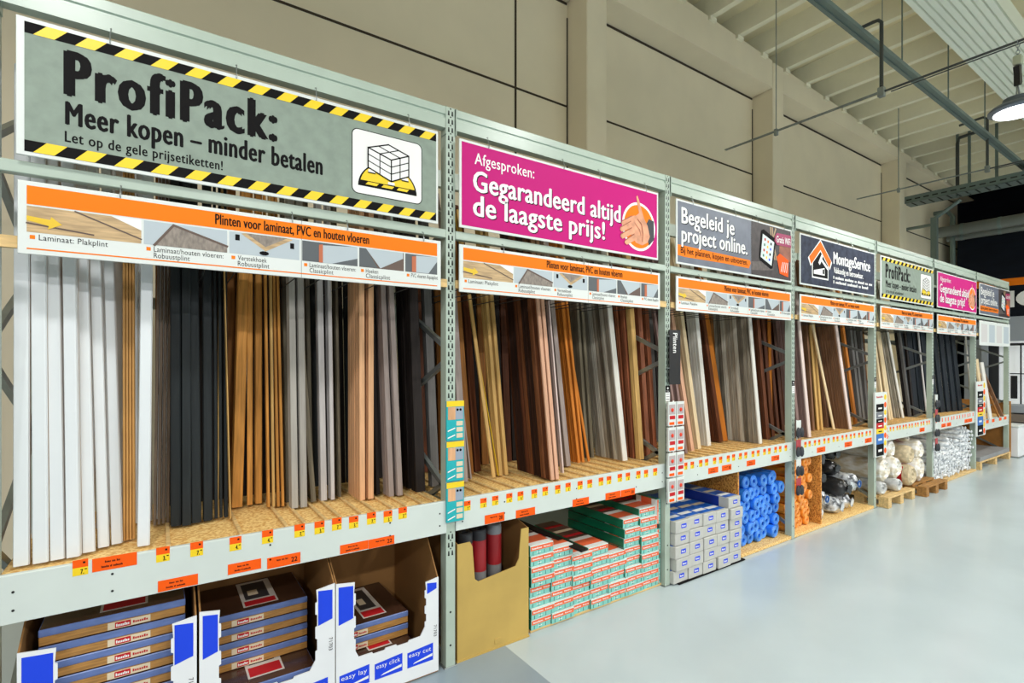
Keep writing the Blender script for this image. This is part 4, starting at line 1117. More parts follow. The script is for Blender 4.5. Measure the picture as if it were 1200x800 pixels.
for i, (px, yy) in enumerate(((546, .09), (562, .10), (563, .23), (580, .14), (580, .33))):
    X = at(px, 660, yy)[0]
    rr = thing('underlay_roll', f'dark upright underlay roll with red band, {ORD[i]} in the scooped kraft carton', 'roll', (X, yy + .012, .02), group='rolls in the kraft carton')
    mb = MB(); mb.lathe([(0, 0), (.043, 0), (.045, .005), (.045, .655), (.04, .66), (.018, .66), (.016, .60)], (0, 0, 0), (0, 0, 1), RUB if i != 3 else GRL, 18); mb.build('roll_body', rr, smooth=True)
    mb = MB(); mb.lathe([(.0455, .42), (.0455, .60)], (0, 0, 0), (0, 0, 1), mat('dark_red_print', (150, 30, 36), .45), 18); mb.lathe([(.0456, .33), (.0456, .42)], (0, 0, 0), (0, 0, 1), mat('grey_print', (120, 120, 120), .5), 18)
    mb.build('label_band', rr, smooth=True, fix=False)

# --- teal underlay packs, bay 2
def underlay_mesh(w, h, D, stands=False):
    body = MB(); body.cbox(0, .003, 0, w, D, h, TEAL_S, .003)
    fr = MB(); fr.cbox(0, 0, 0, w, .004, h, TEAL, .001)
    fr.box(-.0008, .004, .002, -.0001, D*.12, h - .002, TEAL_S)
    lab = MB()
    lab.box(.004, -.0012, h*.48, w - .004, -.0001, h*.90, CORAL)
    lab.box(.002, -.001, h*.92, w - .002, -.0001, h*.985, WHITE)
    P = lambda u, v: (u, -.0018, -v)
    put_text(lab, '~ONDERVLOER', w*.08, w*.50, -h*.60, h*.17, P, WHITE, .03); put_text(lab, '~GROEN', w*.58, w*.88, -h*.62, h*.13, P, WHITE, .02)
    for i in range(4): lab.box(w*(.12 + .24*i), -.0012, h*.06, w*(.14 + .24*i), -.0001, h*.42, TICK)
    lab.box(w*.3, -.0012, h*.22, w*.45, -.0001, h*.28, WHITE)
    top = MB()
    top.box(.002, .002, h - .0004, w - .002, .05, h + .0004, WHITE); top.box(.002, .05, h - .0004, w - .002, .15, h + .0004, CORAL); top.box(.002, .15, h - .0004, w - .002, .20, h + .0004, WHITE)
    DK = mat('pack_film_dark', (92, 56, 46), .3, var=.4, scale=9)
    top.box(.002, .20, h - .0004, w - .002, D - .003, h + .0004, DK)
    for i in range(3): top.box(.01, .24 + .11*i, h, w - .01, .28 + .11*i, h + .0007, CREAM if i % 2 else RED)
    return body.mesh('film_body'), fr.mesh('printed_end', fix=False), lab.mesh('end_label', fix=False), top.mesh('top_print', fix=False)
UH = .0645; PWID = .190
um = underlay_mesh(PWID - .007, UH - .002, .60)
def underlay(x, y, z, label, group, yaw=0):
    r = thing('underlay_pack', label, 'underlay pack', (x, y, z), (0, 0, yaw), group)
    for nm, me in zip(('film_body', 'printed_end', 'end_label', 'top_print'), um):
        o = bpy.data.objects.new(nm, me); COL.objects.link(o); o.parent = r
mb = MB(); xq0 = at(622, 740, .03)[0]; xq1 = at(779, 680, .03)[0]
tag(MB().cbox(xq0, .035, .001, xq1 - .02, .8, .016, PINE, .002).build('base_board'), 'thin wooden base board beneath the teal underlay packs', 'board')
cols = [622, 646, 669.5, 691, 713, 732.5, 751]
rows = [8, 7, 6, 6, 5, 8, 9]
hsc = [1.0, 1.03, .995, 1.045, 1.01, 1.035, 1.0]
for c, (px, n) in enumerate(zip(cols, rows)):
    X = at(px, 720, .035)[0] 
    for i in range(n):
        underlay(X + random.uniform(-.004, .004), .035 + random.uniform(-.012, .012) + (.0 if i < n - 1 else .01), .0165 + UH*hsc[c]*i, f'teal underlay pack, {ORD[i]} from the floor in the {ORD[c]} column beside the kraft carton', 'teal underlay packs', random.uniform(-.012, .012))
Xe = at(771, 680, .06)[0]
for i, (z0, dx) in enumerate(((.02, .012), (.24, 0), (.46, -.012))):
    rr = thing('underlay_pack', f'teal pack stood on edge beside the second upright of the teal stack, {ORD[i]} from floor', 'underlay pack', (UX[2] - UW - .004 - (.008 if i == 0 else .003*i), .036, z0), (0, -math.pi/2, 0), 'teal underlay packs'); rr.scale = (1, 1, .62)
    for nm, me in zip(('film_body', 'printed_end', 'end_label', 'top_print'), um):
        o = bpy.data.objects.new(nm, me); COL.objects.link(o); o.parent = rr
# long dark board lying over the packs
p0 = onz(693, 646, .46); p1 = onz(606, 598, .56)
d = Vector((p1[0] - p0[0], p1[1] - p0[1], .10)); L = d.length
rb = MB().cbox(-.03, 0, -.006, .03, min(L, .75), .006, WD['wenge'], .002).build('loose_plank')
rb.matrix_world = Matrix.Translation((p0[0] - .03, p0[1] + .03, .462)) @ Matrix.Rotation(math.atan2(-d.x, d.y), 4, 'Z') @ Matrix.Rotation(math.atan2(.10, math.hypot(d.x, d.y)) * .35, 4, 'X')
tag(rb, 'long dark plank lying slanted over the teal underlay packs', 'board')

# --- blue and white packs, bay 3
GREYB = mat('pack_pale_grey', (192, 193, 187), .5, var=.06, scale=14)
BTOP = mat('pack_blue_top', (36, 104, 200), .35, var=.35, scale=10, stretch=(2, 1, 1))
def foam_pack_mesh(w, h, D):
    body = MB(); body.cbox(0, 0, 0, w, D, h, GREYB, .004)
    side = MB(); side.box(-.0008, .09, .003, -.0001, D - .003, h - .003, mat('pack_blue_side', (22, 52, 150), .35)); side.box(w + .0001, .09, .003, w + .0008, D - .003, h - .003, mat('pack_blue_side', (22, 52, 150), .35))
    lab = MB(); P = lambda u, v: (u, -.0016, -v)
    lab.add([(a, -.0008, b) for a, b in [(x, -y) for x, y in rrect(w*.38, -h*.72, w*.74, -h*.36, .006)]], [tuple(range(24))], BLUE)
    put_text(lab, '~FOAM', w*.43, w*.69, -h*.46, h*.16, P, WHITE, .03)
    top = MB(); top.box(.004, .03, h - .0004, w - .004, D - .004, h + .0005, BTOP)
    for i in range(3): top.box(w*.1, .08 + .13*i, h, w*.9, .125 + .13*i, h + .001, [WHITE, CREAM, WHITE][i])
    return body.mesh('pack_body'), side.mesh('blue_side', fix=False), lab.mesh('end_label', fix=False), top.mesh('top_print', fix=False)
FW, FH = .232, .0935
fmesh = foam_pack_mesh(FW - .006, FH - .003, .66)
tag(MB().cbox(3.19, -.045, .002, 4.05, .66, .012, BLACK, .002).build('base_sheet'), 'thin dark sheet under the blue and white packs', 'sheet')
fcols = [(787.5, 5, 1.0), (808.5, 5, 1.0), (825, 5, 1.0), (841, 5, .98), (856, 6, .96)]
Xf = at(791, 660, -.04)[0]
for c, (px, n, sc) in enumerate(fcols):
    for i in range(n):
        w = .172
        xx = Xf + w*c + random.uniform(-.008, .008) + (.02 if (c == 4 and i == 3) else 0)
        r = thing('foam_pack', f'pale blue-labelled pack, {ORD[i]} from floor in the {ORD[c]} column from the clip strip', 'underlay pack', (xx, -.04 + random.uniform(-.01, .008), .0125 + FH*sc*i), (0, 0, random.uniform(-.015, .015)), 'pale blue labelled packs')
        r.scale = (w/FW*.99, 1, sc)
        for nm, me in zip(('pack_body', 'blue_side', 'end_label', 'top_print'), fmesh):
            o = bpy.data.objects.new(nm, me); COL.objects.link(o); o.parent = r

# --- strand board partitions and bases
def slab(name, lab, x0, y0, z0, x1, y1, z1, m=OSB_D): return tag(MB().cbox(x0, y0, z0, x1, y1, z1, m, .002).build(name), lab, 'board')
XB1 = at(866.2, 600, .03)[0]
slab('partition_board', 'strand board partition between blue labelled packs and blue foam rolls', XB1 - .02, .03, .0305 if XB1 > 4.09 else .0005, XB1, .80, .733)
XB2 = at(963.0, 580, .02)[0]
slab('partition_board', 'strand board partition between orange rolls and dark film rolls', XB2 - .02, .02, .0305, XB2, .80, .733)
slab('base_board', 'strand board base under the blue foam rolls', 4.06, -.0, .002, UX[3] - UW - .002, .82, .030, OSB)
slab('base_board', 'strand board base under orange rolls and dark film rolls', UX[3] + .002, -.0, .002, UX[4] - UW - .002, .82, .030, OSB)

# --- foam rolls
def roll_mesh(R, L, m, mi, n=16):
    mb = MB()
    mb.lathe([(R*.30, .05), (R*.32, .004), (R*.42, 0), (R*.86, 0), (R, R*.12), (R, L - .01), (R*.9, L), (0, L)], (0, 0, 0), (0, 1, 0), m, n)
    mb.lathe([(R*.31, .049), (.0, .049)], (0, 0, 0), (0, 1, 0), mi, n)
    t = []                                  # spiral line of the rolled sheet
    for i in range(40):
        a = i*.55; rr = R*(.36 + .56*i/40); t.append((rr*math.cos(a), -.001, rr*math.sin(a)))
    mb.tube(t, R*.03, mi, 4)
    return mb.mesh('roll_body', smooth=True)
BLF = mat('blue_foam', (44, 130, 244), .4, var=.3, scale=14, objvar=.12, bump=.3); BLF_D = mat('blue_foam_line', (120, 190, 255), .4)
ORF = mat('orange_foam', (255, 158, 52), .4, var=.2, scale=14, objvar=.1, bump=.3); ORF_D = mat('orange_foam_line', (255, 188, 110), .4)
def heap(x0, x1, R, prof, L, mesh, name, label, cat, group, y0=.08, zbase=.031, jit=.35, tilt=.008):
    """hexagonal heap; prof(u) gives the top height for u in 0..1"""
    dx = 2*R*1.015; dz = R*1.77; row = 0; z = zbase + R; n = 0
    while True:
        any_ = False
        x = x0 + R + (R if row % 2 else 0)
        while x < x1 - R*.9:
            if z + R < prof((x - x0)/(x1 - x0)) and not any(abs(x - u_ + UW/2) < .056 for u_ in UX):
                o = bpy.data.objects.new(name, mesh); COL.objects.link(o)
                o.location = (x + random.uniform(-1, 1)*R*.02, y0 + random.uniform(-1, 1)*R*jit, z + random.uniform(0, 1)*R*.02)
                o.rotation_euler = (random.uniform(-tilt, tilt)*.4, random.uniform(0, 6.28), random.uniform(-tilt, tilt))
                tag(o, label, cat, group); any_ = True; n += 1
            x += dx
        row += 1; z += dz
        if not any_ or row > 40: break
    return n
mesh_b = roll_mesh(.056, .66, BLF, BLF_D); mesh_o = roll_mesh(.047, .66, ORF, ORF_D)
XBO = at(917, 590, .10)[0]
heap(XB1 + .004, XBO, .056, lambda u: .44 + .85*u if u < .35 else (.72 if u < .62 else .66), .7, mesh_b, 'blue_foam_roll', 'bright blue foam roll lying in the blue heap', 'foam roll', 'blue foam rolls', y0=.085, jit=.6)
heap(XBO + .01, XB2 - .024, .047, lambda u: .62 if u < .25 else .71, .7, mesh_o, 'orange_foam_roll', 'bright orange foam roll lying in the orange heap', 'foam roll', 'orange foam rolls', y0=.09, jit=.5)
r_ = [(UX[3] - UW - .0, 0)]

# --- dark and silver film rolls, bay 4 second half
FILM_D = mat('film_dark', (48, 49, 50), .18, var=.4, scale=12, bump=.8); FILM_S = mat('film_silver', (226, 232, 236), .18, metal=.15, scale=15, bump=1.0, rgb2=(96, 100, 106), lo=.38, hi=.55)
FILM_C = mat('film_clear_wrap', (202, 206, 206), .25, var=.3, scale=14, bump=.5); CORE_B = mat('core_blue', (30, 84, 150), .5); BEIGE = mat('wool_beige', (206, 190, 156), .7, var=.25, scale=22, bump=.5)
def wrapped_roll(name, label, cat, group, p, d, R, L, m, core=None, band=None, pinch=.5):
    r = thing(name, label, cat, p, group=group); d = Vector(d).normalized()
    mb = MB(); N = 22; rings = 12; u = d.orthogonal().normalized(); w = d.cross(u)
    prof = [(.05, -.02), (R*pinch*.7, .0), (R*pinch, .01), (R*.86, .03), (R, .07), (R*1.01, L*.3), (R*.98, L*.6), (R, L - .06), (R*.8, L - .01), (.02, L)]
    vs, fs = [], []
    for i, (rr, hh) in enumerate(prof):
        for k in range(N):
            a = 2*math.pi*k/N; q = rr*(1 + random.uniform(-.09, .09)*(1.8 if hh < .05 else 1) + .07*math.sin(4*a + hh*14 + R*70)); vs.append(d*hh + (u*math.cos(a) + w*math.sin(a))*q)
    for i in range(len(prof) - 1):
        for k in range(N): fs.append((i*N + k, i*N + (k+1) % N, (i+1)*N + (k+1) % N, (i+1)*N + k))
    fs += [tuple(range(N))[::-1], tuple(range((len(prof)-1)*N, len(prof)*N))]
    mb.add(vs, fs, m); mb.build('wrapped_body', r, smooth=True)
    if core:
        mb = MB(); mb.lathe([(R*.42, -.012), (R*.42, -.03), (R*.26, -.03), (R*.22, -.01), (0, -.01)], (0, 0, 0), d, core, 16); mb.build('core_tube', r, smooth=True, fix=False)
    if band:
        mb = MB(); mb.lathe([(R*1.03, L*.22), (R*1.03, L*.42)], (0, 0, 0), d, band, 22); mb.build('label_band', r, smooth=True, fix=False)
    return r
xs0 = XB2 + .01; xs1 = UX[4] - UW - .01
G = 'film wrapped rolls beside the partition'
for i, (fx, z, yy, R, m, core, band, what) in enumerate((
    (.10, .10, .10, .075, FILM_S, None, None, 'crumpled silver film roll on the base board by the partition'),
    (.16, .24, .08, .085, FILM_S, CORE_B, None, 'silver film roll with blue core close to the partition'),
    (.42, .115, .06, .085, FILM_S, None, None, 'crumpled silver film roll at the middle of the base board'),
    (.66, .12, .08, .08, FILM_S, None, None, 'crumpled silver film roll near the fifth upright'),
    (.55, .285, .05, .095, FILM_D, None, None, 'dark film roll lying over the silver ones'),
    (.72, .32, .04, .095, FILM_S, CORE_B, None, 'silver film roll with blue core above the dark one'),
    (.30, .42, .18, .10, FILM_D, None, None, 'dark wrapped roll on the second layer by the partition'),
    (.62, .47, .20, .085, FILM_D, None, None, 'dark wrapped roll on the second layer near the fifth upright'),
    (.25, .63, .16, .08, FILM_D, None, mat('dark_red_print', (150, 30, 36), .45), 'topmost dark film roll with red band by the partition'),
    (.62, .635, .20, .075, FILM_D, None, mat('dark_red_print', (150, 30, 36), .45), 'topmost dark film roll with red band near the fifth upright'))):
    wrapped_roll('film_roll', what, 'film roll', G, (xs0 + (xs1 - xs0)*fx, yy, z), (random.uniform(-.08, .08), 1, random.uniform(-.01, .02)), R, .62, m, core, band)

# --- bay 5: pallets and insulation bags
def pallet(x, y, w, d, label, m):
    r = thing('pallet', label, 'pallet', (x, y, 0), group='wooden pallets')
    n = 5
    for i in range(n):
        yy = (d - .095)*i/(n - 1); mb = MB(); mb.cbox(0, yy, .105, w, yy + .095, .125, m, .002); mb.build('top_board', r)
    for xx in (0, w/2 - .045, w - .09):
        for yy in (0, d/2 - .05, d - .1):
            mb = MB(); mb.cbox(xx, yy, .02, xx + .09, yy + .1, .083, m, .003); mb.build('block', r)
        mb = MB(); mb.cbox(xx, 0, .083, xx + .09, d, .105, m, .002); mb.build('stringer_board', r)
        mb = MB(); mb.cbox(xx, 0, .001, xx + .09, d, .02, m, .002); mb.build('bottom_board', r)
    return r
xp0, yp0 = onz(1034, 590, 0)
pallet(UX[4] + .06, -.10, .78, .60, 'pale new pallet under the loosely bagged insulation by the fifth upright', PINE)
pallet(UX[4] + 1.02, -.16, .74, .66, 'darker worn pallet under the upper insulation bags', PINE_D)
BAG = mat('clear_bag_wool', (214, 204, 180), .25, scale=11, bump=.9, rgb2=(244, 245, 243), stretch=(1, .5, 1.6), lo=.42, hi=.6)
def bag(label, p, d, R, L, m=BAG, band=None):
    r = thing('insulation_bag', label, 'insulation bag', p, group='bagged insulation rolls'); d = Vector(d).normalized()
    mb = MB(); N = 24; u = d.orthogonal().normalized(); w = d.cross(u)
    prof = [(.02, .012), (R*.25, .0), (R*.52, .012), (R*.72, -.006), (R*.94, .012), (R*1.02, .05), (R*.97, .14), (R*1.02, L*.5), (R, L - .1), (R*.85, L - .02), (R*.3, L), (.02, L)]
    vs, fs = [], []
    for rr, hh in prof:
        for k in range(N):
            a = 2*math.pi*k/N; q = rr*(1 + random.uniform(-.05, .05) + .06*math.sin(3*a + hh*9 + R*90)); vs.append(d*hh + (u*math.cos(a) + w*math.sin(a))*q)
    for i in range(len(prof) - 1):
        for k in range(N): fs.append((i*N + k, i*N + (k+1) % N, (i+1)*N + (k+1) % N, (i+1)*N + k))
    fs += [tuple(range(N))[::-1], tuple(range((len(prof)-1)*N, len(prof)*N))]
    mb.add(vs, fs, m); mb.build('bag_body', r, smooth=True)
    if band: mb = MB(); mb.lathe([(R*1.04, L*.12), (R*1.04, L*.28)], (0, 0, 0), d, band, 22); mb.build('label_band', r, smooth=True, fix=False)
    return r
bx = UX[4] + .03
bag('grey film roll lying lowest on the pale pallet', (bx + .10, -.02, .205), (.35, 1, 0), .075, .60, FILM_C)
bag('second grey film roll lying on the pale pallet', (bx + .45, -.06, .205), (.1, 1, 0), .075, .60, FILM_C)
bag('clear bag of wool resting on the film rolls near the fifth upright', (bx + .20, -.01, .40), (.05, 1, 0), .13, .60)
bag('clear bag of wool resting on the film rolls farther from the fifth upright', (bx + .52, -.02, .39), (.05, 1, 0), .125, .60)
bag('smaller clear bag of wool topping the pile by the product strip', (bx + .25, .03, .60), (.05, 1, .02), .10, .60)
bag('clear bag of wool second on top of the pile by the product strip', (bx + .55, .05, .60), (.05, 1, .02), .10, .60)
bag('big clear bag of wool lowest on the worn pallet', (bx + 1.25, -.02, .29), (.02, 1, .0), .15, .62)
bag('tan end bag with red label beside the worn pallet', (bx + .90, -.05, .26), (.02, 1, .0), .125, .62, BEIGE, RED)
bag('tan end bag lying above the red labelled one', (bx + .93, -.02, .50), (.02, 1, .02), .11, .60, BEIGE)
bag('clear bag of wool second from the floor on the worn pallet', (bx + 1.30, .0, .525), (.05, 1, .0), .12, .60)
bag('topmost clear bag on the worn pallet with red band', (bx + 1.18, .10, .675), (.3, 1, .0), .045, .55, BAG, RED)

# --- bay 6: heap of small silver tubes on a board
tag(MB().cbox(UX[5] + .01, -.02, .001, UX[6] - UW - .01, .7, .028, PINE, .002).build('base_board'), 'pale wooden base board under the heap of silver tubes', 'board')
mb = MB()
mb.lathe([(.004, -.05), (.024, -.04), (.009, -.018), (.026, .0), (.033, .014), (.034, .60), (.02, .61), (0, .61)], (0, 0, 0), (0, 1, 0), CLEARISH, 9)
mesh_t = mb.mesh('silver_tube', smooth=True)
heap(UX[5] + .012, UX[6] - UW - .012, .034, lambda u: .50 + .10*math.sin(u*17) + (.15 if u > .72 else 0), .6, mesh_t, 'silver_tube', 'slim silver foil tube lying in the silver heap', 'tube', 'silver foil tubes', y0=.07, zbase=.030, jit=.9, tilt=.012)

# --- bay 7: grey sheets on a pallet, brown end panel
pallet(UX[6] + .04, -.04, 1.66, .8, 'long low pallet beneath the grey sheets at the far end', PINE)
GSH = mat('grey_sheet', (150, 152, 154), .45, var=.1, scale=5)
for i in range(4):
    tag(MB().cbox(UX[6] + .05 + .01*i, -.03, .127 + .016*i, UX[6] + 1.68, .76, .141 + .016*i, GSH, .002).build('grey_sheet'), f'grey building sheet, {ORD[i]} from the bottom on the far pallet', 'sheet', 'grey sheets on the far pallet')
tag(MB().cbox(UX[7] + .014, -.02, .02, UX[7] + .034, .85, .98, mat('end_panel_brown', (176, 122, 58), .6, var=.2, scale=6), .002).build('end_panel'), 'brown board closing the far end of the rack', 'board')
tag(MB().cbox(UX[6] + .02, .82, .02, UX[7] - UW, .84, .72, KRAFT, .002).build('back_board'), 'brown board behind the grey sheets of the last bay', 'board')
# bollard
xb_ = UX[7] + .10
r = thing('bollard', 'white sheet metal guard standing on the floor past the rack end', 'bollard', (xb_, -.10, 0))
mb = MB(); mb.cbox(0, 0, .004, .42, .30, .52, CARDW, .01); mb.build('post_body', r)
mb = MB(); mb.cbox(-.01, -.01, .52, .43, .31, .56, SIGNW, .012); mb.build('cap', r)
mb = MB(); mb.cbox(-.012, -.012, 0, .432, .312, .02, ZINC, .003); mb.build('foot_plate', r)

# ================================================================== THINGS HUNG ON THE UPRIGHTS
# teal product strip on upright 2
def px_strip(k): return UX[k] - UW/2
x = UX[1] - UW - .008; yq = -.012
r = thing('product_strip', 'teal and yellow strip of repair packs hanging on the second upright', 'product display', (x, yq, 0))
zt = at(520, 470, yq)[1]; zb_ = at(520, 614, yq)[1]
W = at(540, 540, yq)[0] - at(519.5, 540, yq)[0]
mb = MB(); mb.box(0, .002, zb_, W*.95, .004, zt, mat('clear_strip', (196, 206, 208), .2)); mb.build('hanging_strip', r)
TQ = mat('turquoise_card', (20, 172, 178), .4)
npk = 3; ph = (zt - zb_)/npk
for i in range(npk):
    z1 = zt - ph*i; z0 = z1 - ph + .006
    mb = MB(); mb.cbox(.0, -.010, z0, W, .0015, z1, TQ, .001)
    mb.box(0, -.0108, z1 - ph*.14, W, -.0101, z1, YELLOW)
    mb.box(W*.08, -.011, z1 - ph*.46, W*.50, -.0101, z1 - ph*.15, WD['beech']); mb.box(W*.5, -.0108, z1 - ph*.46, W*.95, -.0101, z1 - ph*.15, mat('card_greyblue', (150, 164, 180), .4))
    for q in range(2): mb.cyl((W*(.62 + .17*q), -.0118, z1 - ph*.22), (W*(.62 + .17*q), -.0101, z1 - ph*.22), .007, BLACK, 10)
    for q in range(3): mb.box(W*.56, -.0112, z0 + ph*(.06 + .15*q), W*.92, -.0101, z0 + ph*(.17 + .15*q), CREAM)
    for q in range(2): mb.add([(W*.06, -.0112, z0 + ph*(.05 + .17*q)), (W*.48, -.0112, z0 + ph*(.12 + .17*q)), (W*.48, -.0112, z0 + ph*(.15 + .17*q)), (W*.06, -.0112, z0 + ph*(.08 + .17*q))], [(0, 1, 2, 3)], WHITE)
    mb.build('repair_pack', r, fix=False)
# small labels on uprights
def post_label(k, zt, lab):
    r = thing('upright_label', lab, 'label', (UX[k] - UW + .004, -.0008, zt), group='labels on the uprights')
    mb = MB(); w = UW - .008
    mb.box(0, -.002, -.048, w, 0, 0, BLACK)
    P = lambda u, v: (u, -.0026, -v)
    mb.add([P(w*.5, .008), P(w*.72, .018), P(w*.5, .028), P(w*.28, .018)], [(0, 1, 2, 3)], WHITE)
    put_text(mb, 'Plinten', w*.14, w*.86, .042, .008, P, WHITE, .01); mb.build('black_header', r, fix=False)
    mb = MB(); mb.box(0, -.002, -.115, w, 0, -.049, WHITE)
    for i in range(3): mb.box(w*.12, -.0024, -.064 - .018*i, w*.88, -.002, -.060 - .018*i, GR2)
    mb.build('white_card', r, fix=False)
    return r
whichp = [None, 'second', 'third', 'fourth', 'fifth', 'sixth', 'seventh']
for k, py in ((1, 473), (2, 452), (3, 446), (4, 442), (5, 440)):
    zt_ = at(780, py, 0)[1] if k == 2 else at([0, 527, 782, 928, 1025, 1092][k], py, 0)[1]
    post_label(k, zt_, f'small black and white label on the {whichp[k]} upright from the rack end')
zt_ = at(527, 505, 0)[1]
r = tag(MB().box(UX[1] - UW + .003, -.0025, zt_ - .028, UX[1] - .003, -.0008, zt_, ORANGE_TAG).build('price_sticker'), 'orange sticker above the teal product strip', 'label')
# black Plinten sign in bay 3
x0, z1 = at(784.5, 386, -.03); x1, z0 = at(797.5, 450, -.03)
r = thing('blade_sign', 'small black vertical sign reading Plinten beside the third upright', 'sign', (x0, -.03, z1))
mb = MB(); w = x1 - x0; hh = z1 - z0; mb.cbox(0, 0, -hh, w, .006, 0, mat('sign_black', (30, 30, 30), .4), .001); mb.build('board', r)
mb = MB(); P = lambda u, v: (w*.30 + v*0 + (-v), -.0008, -u)
Pv = lambda u, v: (w*.32 - v, -.0008, -u)
put_text(mb, 'Plinten', hh*.06, hh*.42, 0, w*.38, Pv, WHITE, .03); mb.build('lettering', r, fix=False)
mb = MB()
for q in (.12, .7): mb.tube([(0, .003, -hh*q), (-.03, .003, -hh*q)], .004, ZINC, 6)
mb.build('bracket', r)
# clip strips on upright 3 (white and red blister packs)
REDP = mat('blister_red', (226, 60, 30), .35)
x, zt = at(780.5, 470, -.03); _, zb_ = at(780.5, 590, -.03)
r = thing('clip_strip', 'white strip of red printed blister packs hanging on the third upright', 'product display', (x, -.03, zt))
xw = at(799.5, 520, -.03)[0] - x
mb = MB(); mb.box(xw*.42, .0, -(zt - zb_), xw*.5, .003, 0, WHITE); mb.build('hanging_strip', r)
n = 4; ph = (zt - zb_)/n
for i in range(n):
    for j in range(2):
        a = xw*(.0 if j == 0 else .52); b = a + xw*.46; z1 = -ph*i - .006; z0 = z1 - ph + .012
        mb = MB(); mb.cbox(a, -.022, z0, b, -.002, z1, SIGNW, .002)
        mb.box(a + .008, -.0232, z0 + ph*.45, b - .01, -.022, z1 - ph*.10, mat('blister_photo', (180, 168, 168), .4)); 
        c = (a + b)/2; mb.lathe([(.016, 0), (.012, .006), (0, .008)], (c, -.022, z0 + ph*.62), (0, -1, 0), REDP, 10)
        mb.box(a + .014, -.0232, z0 + ph*.26, b - .012, -.022, z0 + ph*.40, RED)
        mb.box(a + .01, -.0232, z0 + .008, b - .02, -.022, z0 + .028, ORANGE_TAG); mb.build('blister_pack', r, fix=False)
# dark gloves / knee pads on upright 4 and 6
GLV = mat('glove_dark', (46, 50, 56), .6, var=.4, scale=20, bump=.4); GLR = mat('card_red', (176, 60, 66), .45)
def gloves(k, px, py0, py1, lab, n):
    x, zt = at(px, py0, -.03); _, zb_ = at(px, py1, -.03)
    r = thing('knee_pads', lab, 'product display', (x, -.03, zt))
    H = zt - zb_; W = .095
    mb = MB(); mb.tube([(0, .004, 0), (.004, .0, -H*.5), (0, .002, -H + .03)], .005, SIGNW, 6); mb.build('hanging_strip', r)
    for i in range(n):
        z = -H*(i + .5)/n
        mb = MB(); mb.cbox(-W*.35, -.012, z - H/n*.1, W*.55, -.008, z + H/n*.48, SIGNW if i % 2 == 0 else GLR, .001); mb.build('header_card', r)
        mb = MB()
        for s_ in (-1, 1):
            cx = .012 + s_*.024; vs = []; fs = []; N = 10
            prof = [(.006, .05), (.022, .035), (.030, .0), (.028, -.035), (.014, -.055)]
            for rr, hh in prof:
                for q in range(N):
                    a = 2*math.pi*q/N; vs.append((cx + rr*math.cos(a), -.022 + rr*.55*math.sin(a) - .004*s_, z - H/n*.12 + hh*H/n*5.5*.9))
            for a_ in range(len(prof) - 1):
                for q in range(N): fs.append((a_*N + q, a_*N + (q+1) % N, (a_+1)*N + (q+1) % N, (a_+1)*N + q))
            fs += [tuple(range(N)), tuple(range((len(prof)-1)*N, len(prof)*N))]
            mb.add(vs, fs, GLV)
        mb.build('padded_glove', r, smooth=True)
    return r
gloves(3, 934, 492, 582, 'strip of dark padded gloves hanging on the fourth upright', 4)
gloves(5, 1096, 462, 530, 'strip of dark padded gloves hanging on the sixth upright', 4)
# coloured product boards on upright 5 and 7
def product_board(px0, px1, py0, py1, lab):
    x0, z1 = at(px0, py0, -.03); x1, z0 = at(px1, py1, -.03)
    r = thing('product_board', lab, 'product display', (x0, -.03, z1)); w = x1 - x0; hh = z1 - z0
    mb = MB(); mb.cbox(0, 0, -hh, w, .02, 0, SIGNW, .002); mb.build('board', r)
    seq = [(.0, .18, SIGNW), (.18, .30, BLACK), (.31, .40, mat('card_grey', (120, 122, 130), .4)), (.41, .47, BLACK), (.47, .56, RED), (.56, .64, YELLOW), (.64, .80, mat('card_blue', (40, 110, 190), .4)), (.80, .98, BLACK)]
    for a, b, m in seq[1:]:
        mb = MB(); mb.cbox(w*.10, -.008, -hh*b, w*.66, 0, -hh*a, m, .001)
        mb.box(w*.2, -.0088, -hh*(a*.35 + b*.65), w*.5, -.008, -hh*(a*.55 + b*.45), WHITE if m is not YELLOW else BLACK); mb.build('sample_card', r, fix=False)
    mb = MB(); P = lambda u, v: (u, -.0008, -v)
    put_text(mb, '~PROFIEL', w*.12, w*.64, hh*.085, hh*.03, P, RED, .03); mb.build('header_print', r, fix=False)
    for i in range(8):
        mb = MB(); mb.cyl((w*.84, -.002, -hh*(.08 + .12*i)), (w*.84, 0, -hh*(.08 + .12*i)), w*.1, ORANGE_TAG if i % 2 else YELLOW, 8); mb.build('price_dot', r, fix=False)
    return r
product_board(1025.5, 1039.5, 460, 533, 'tall white product board with coloured cards on the fifth upright')
product_board(1144.5, 1155, 447, 509, 'tall white product board with coloured cards on the seventh upright')

# ================================================================== OVERHEAD SERVICES
RAIL = mat('trunking_grey', (112, 128, 124), .4, metal=.3, var=.08, scale=3)
CABLE = mat('cable_grey', (66, 70, 68), .5)
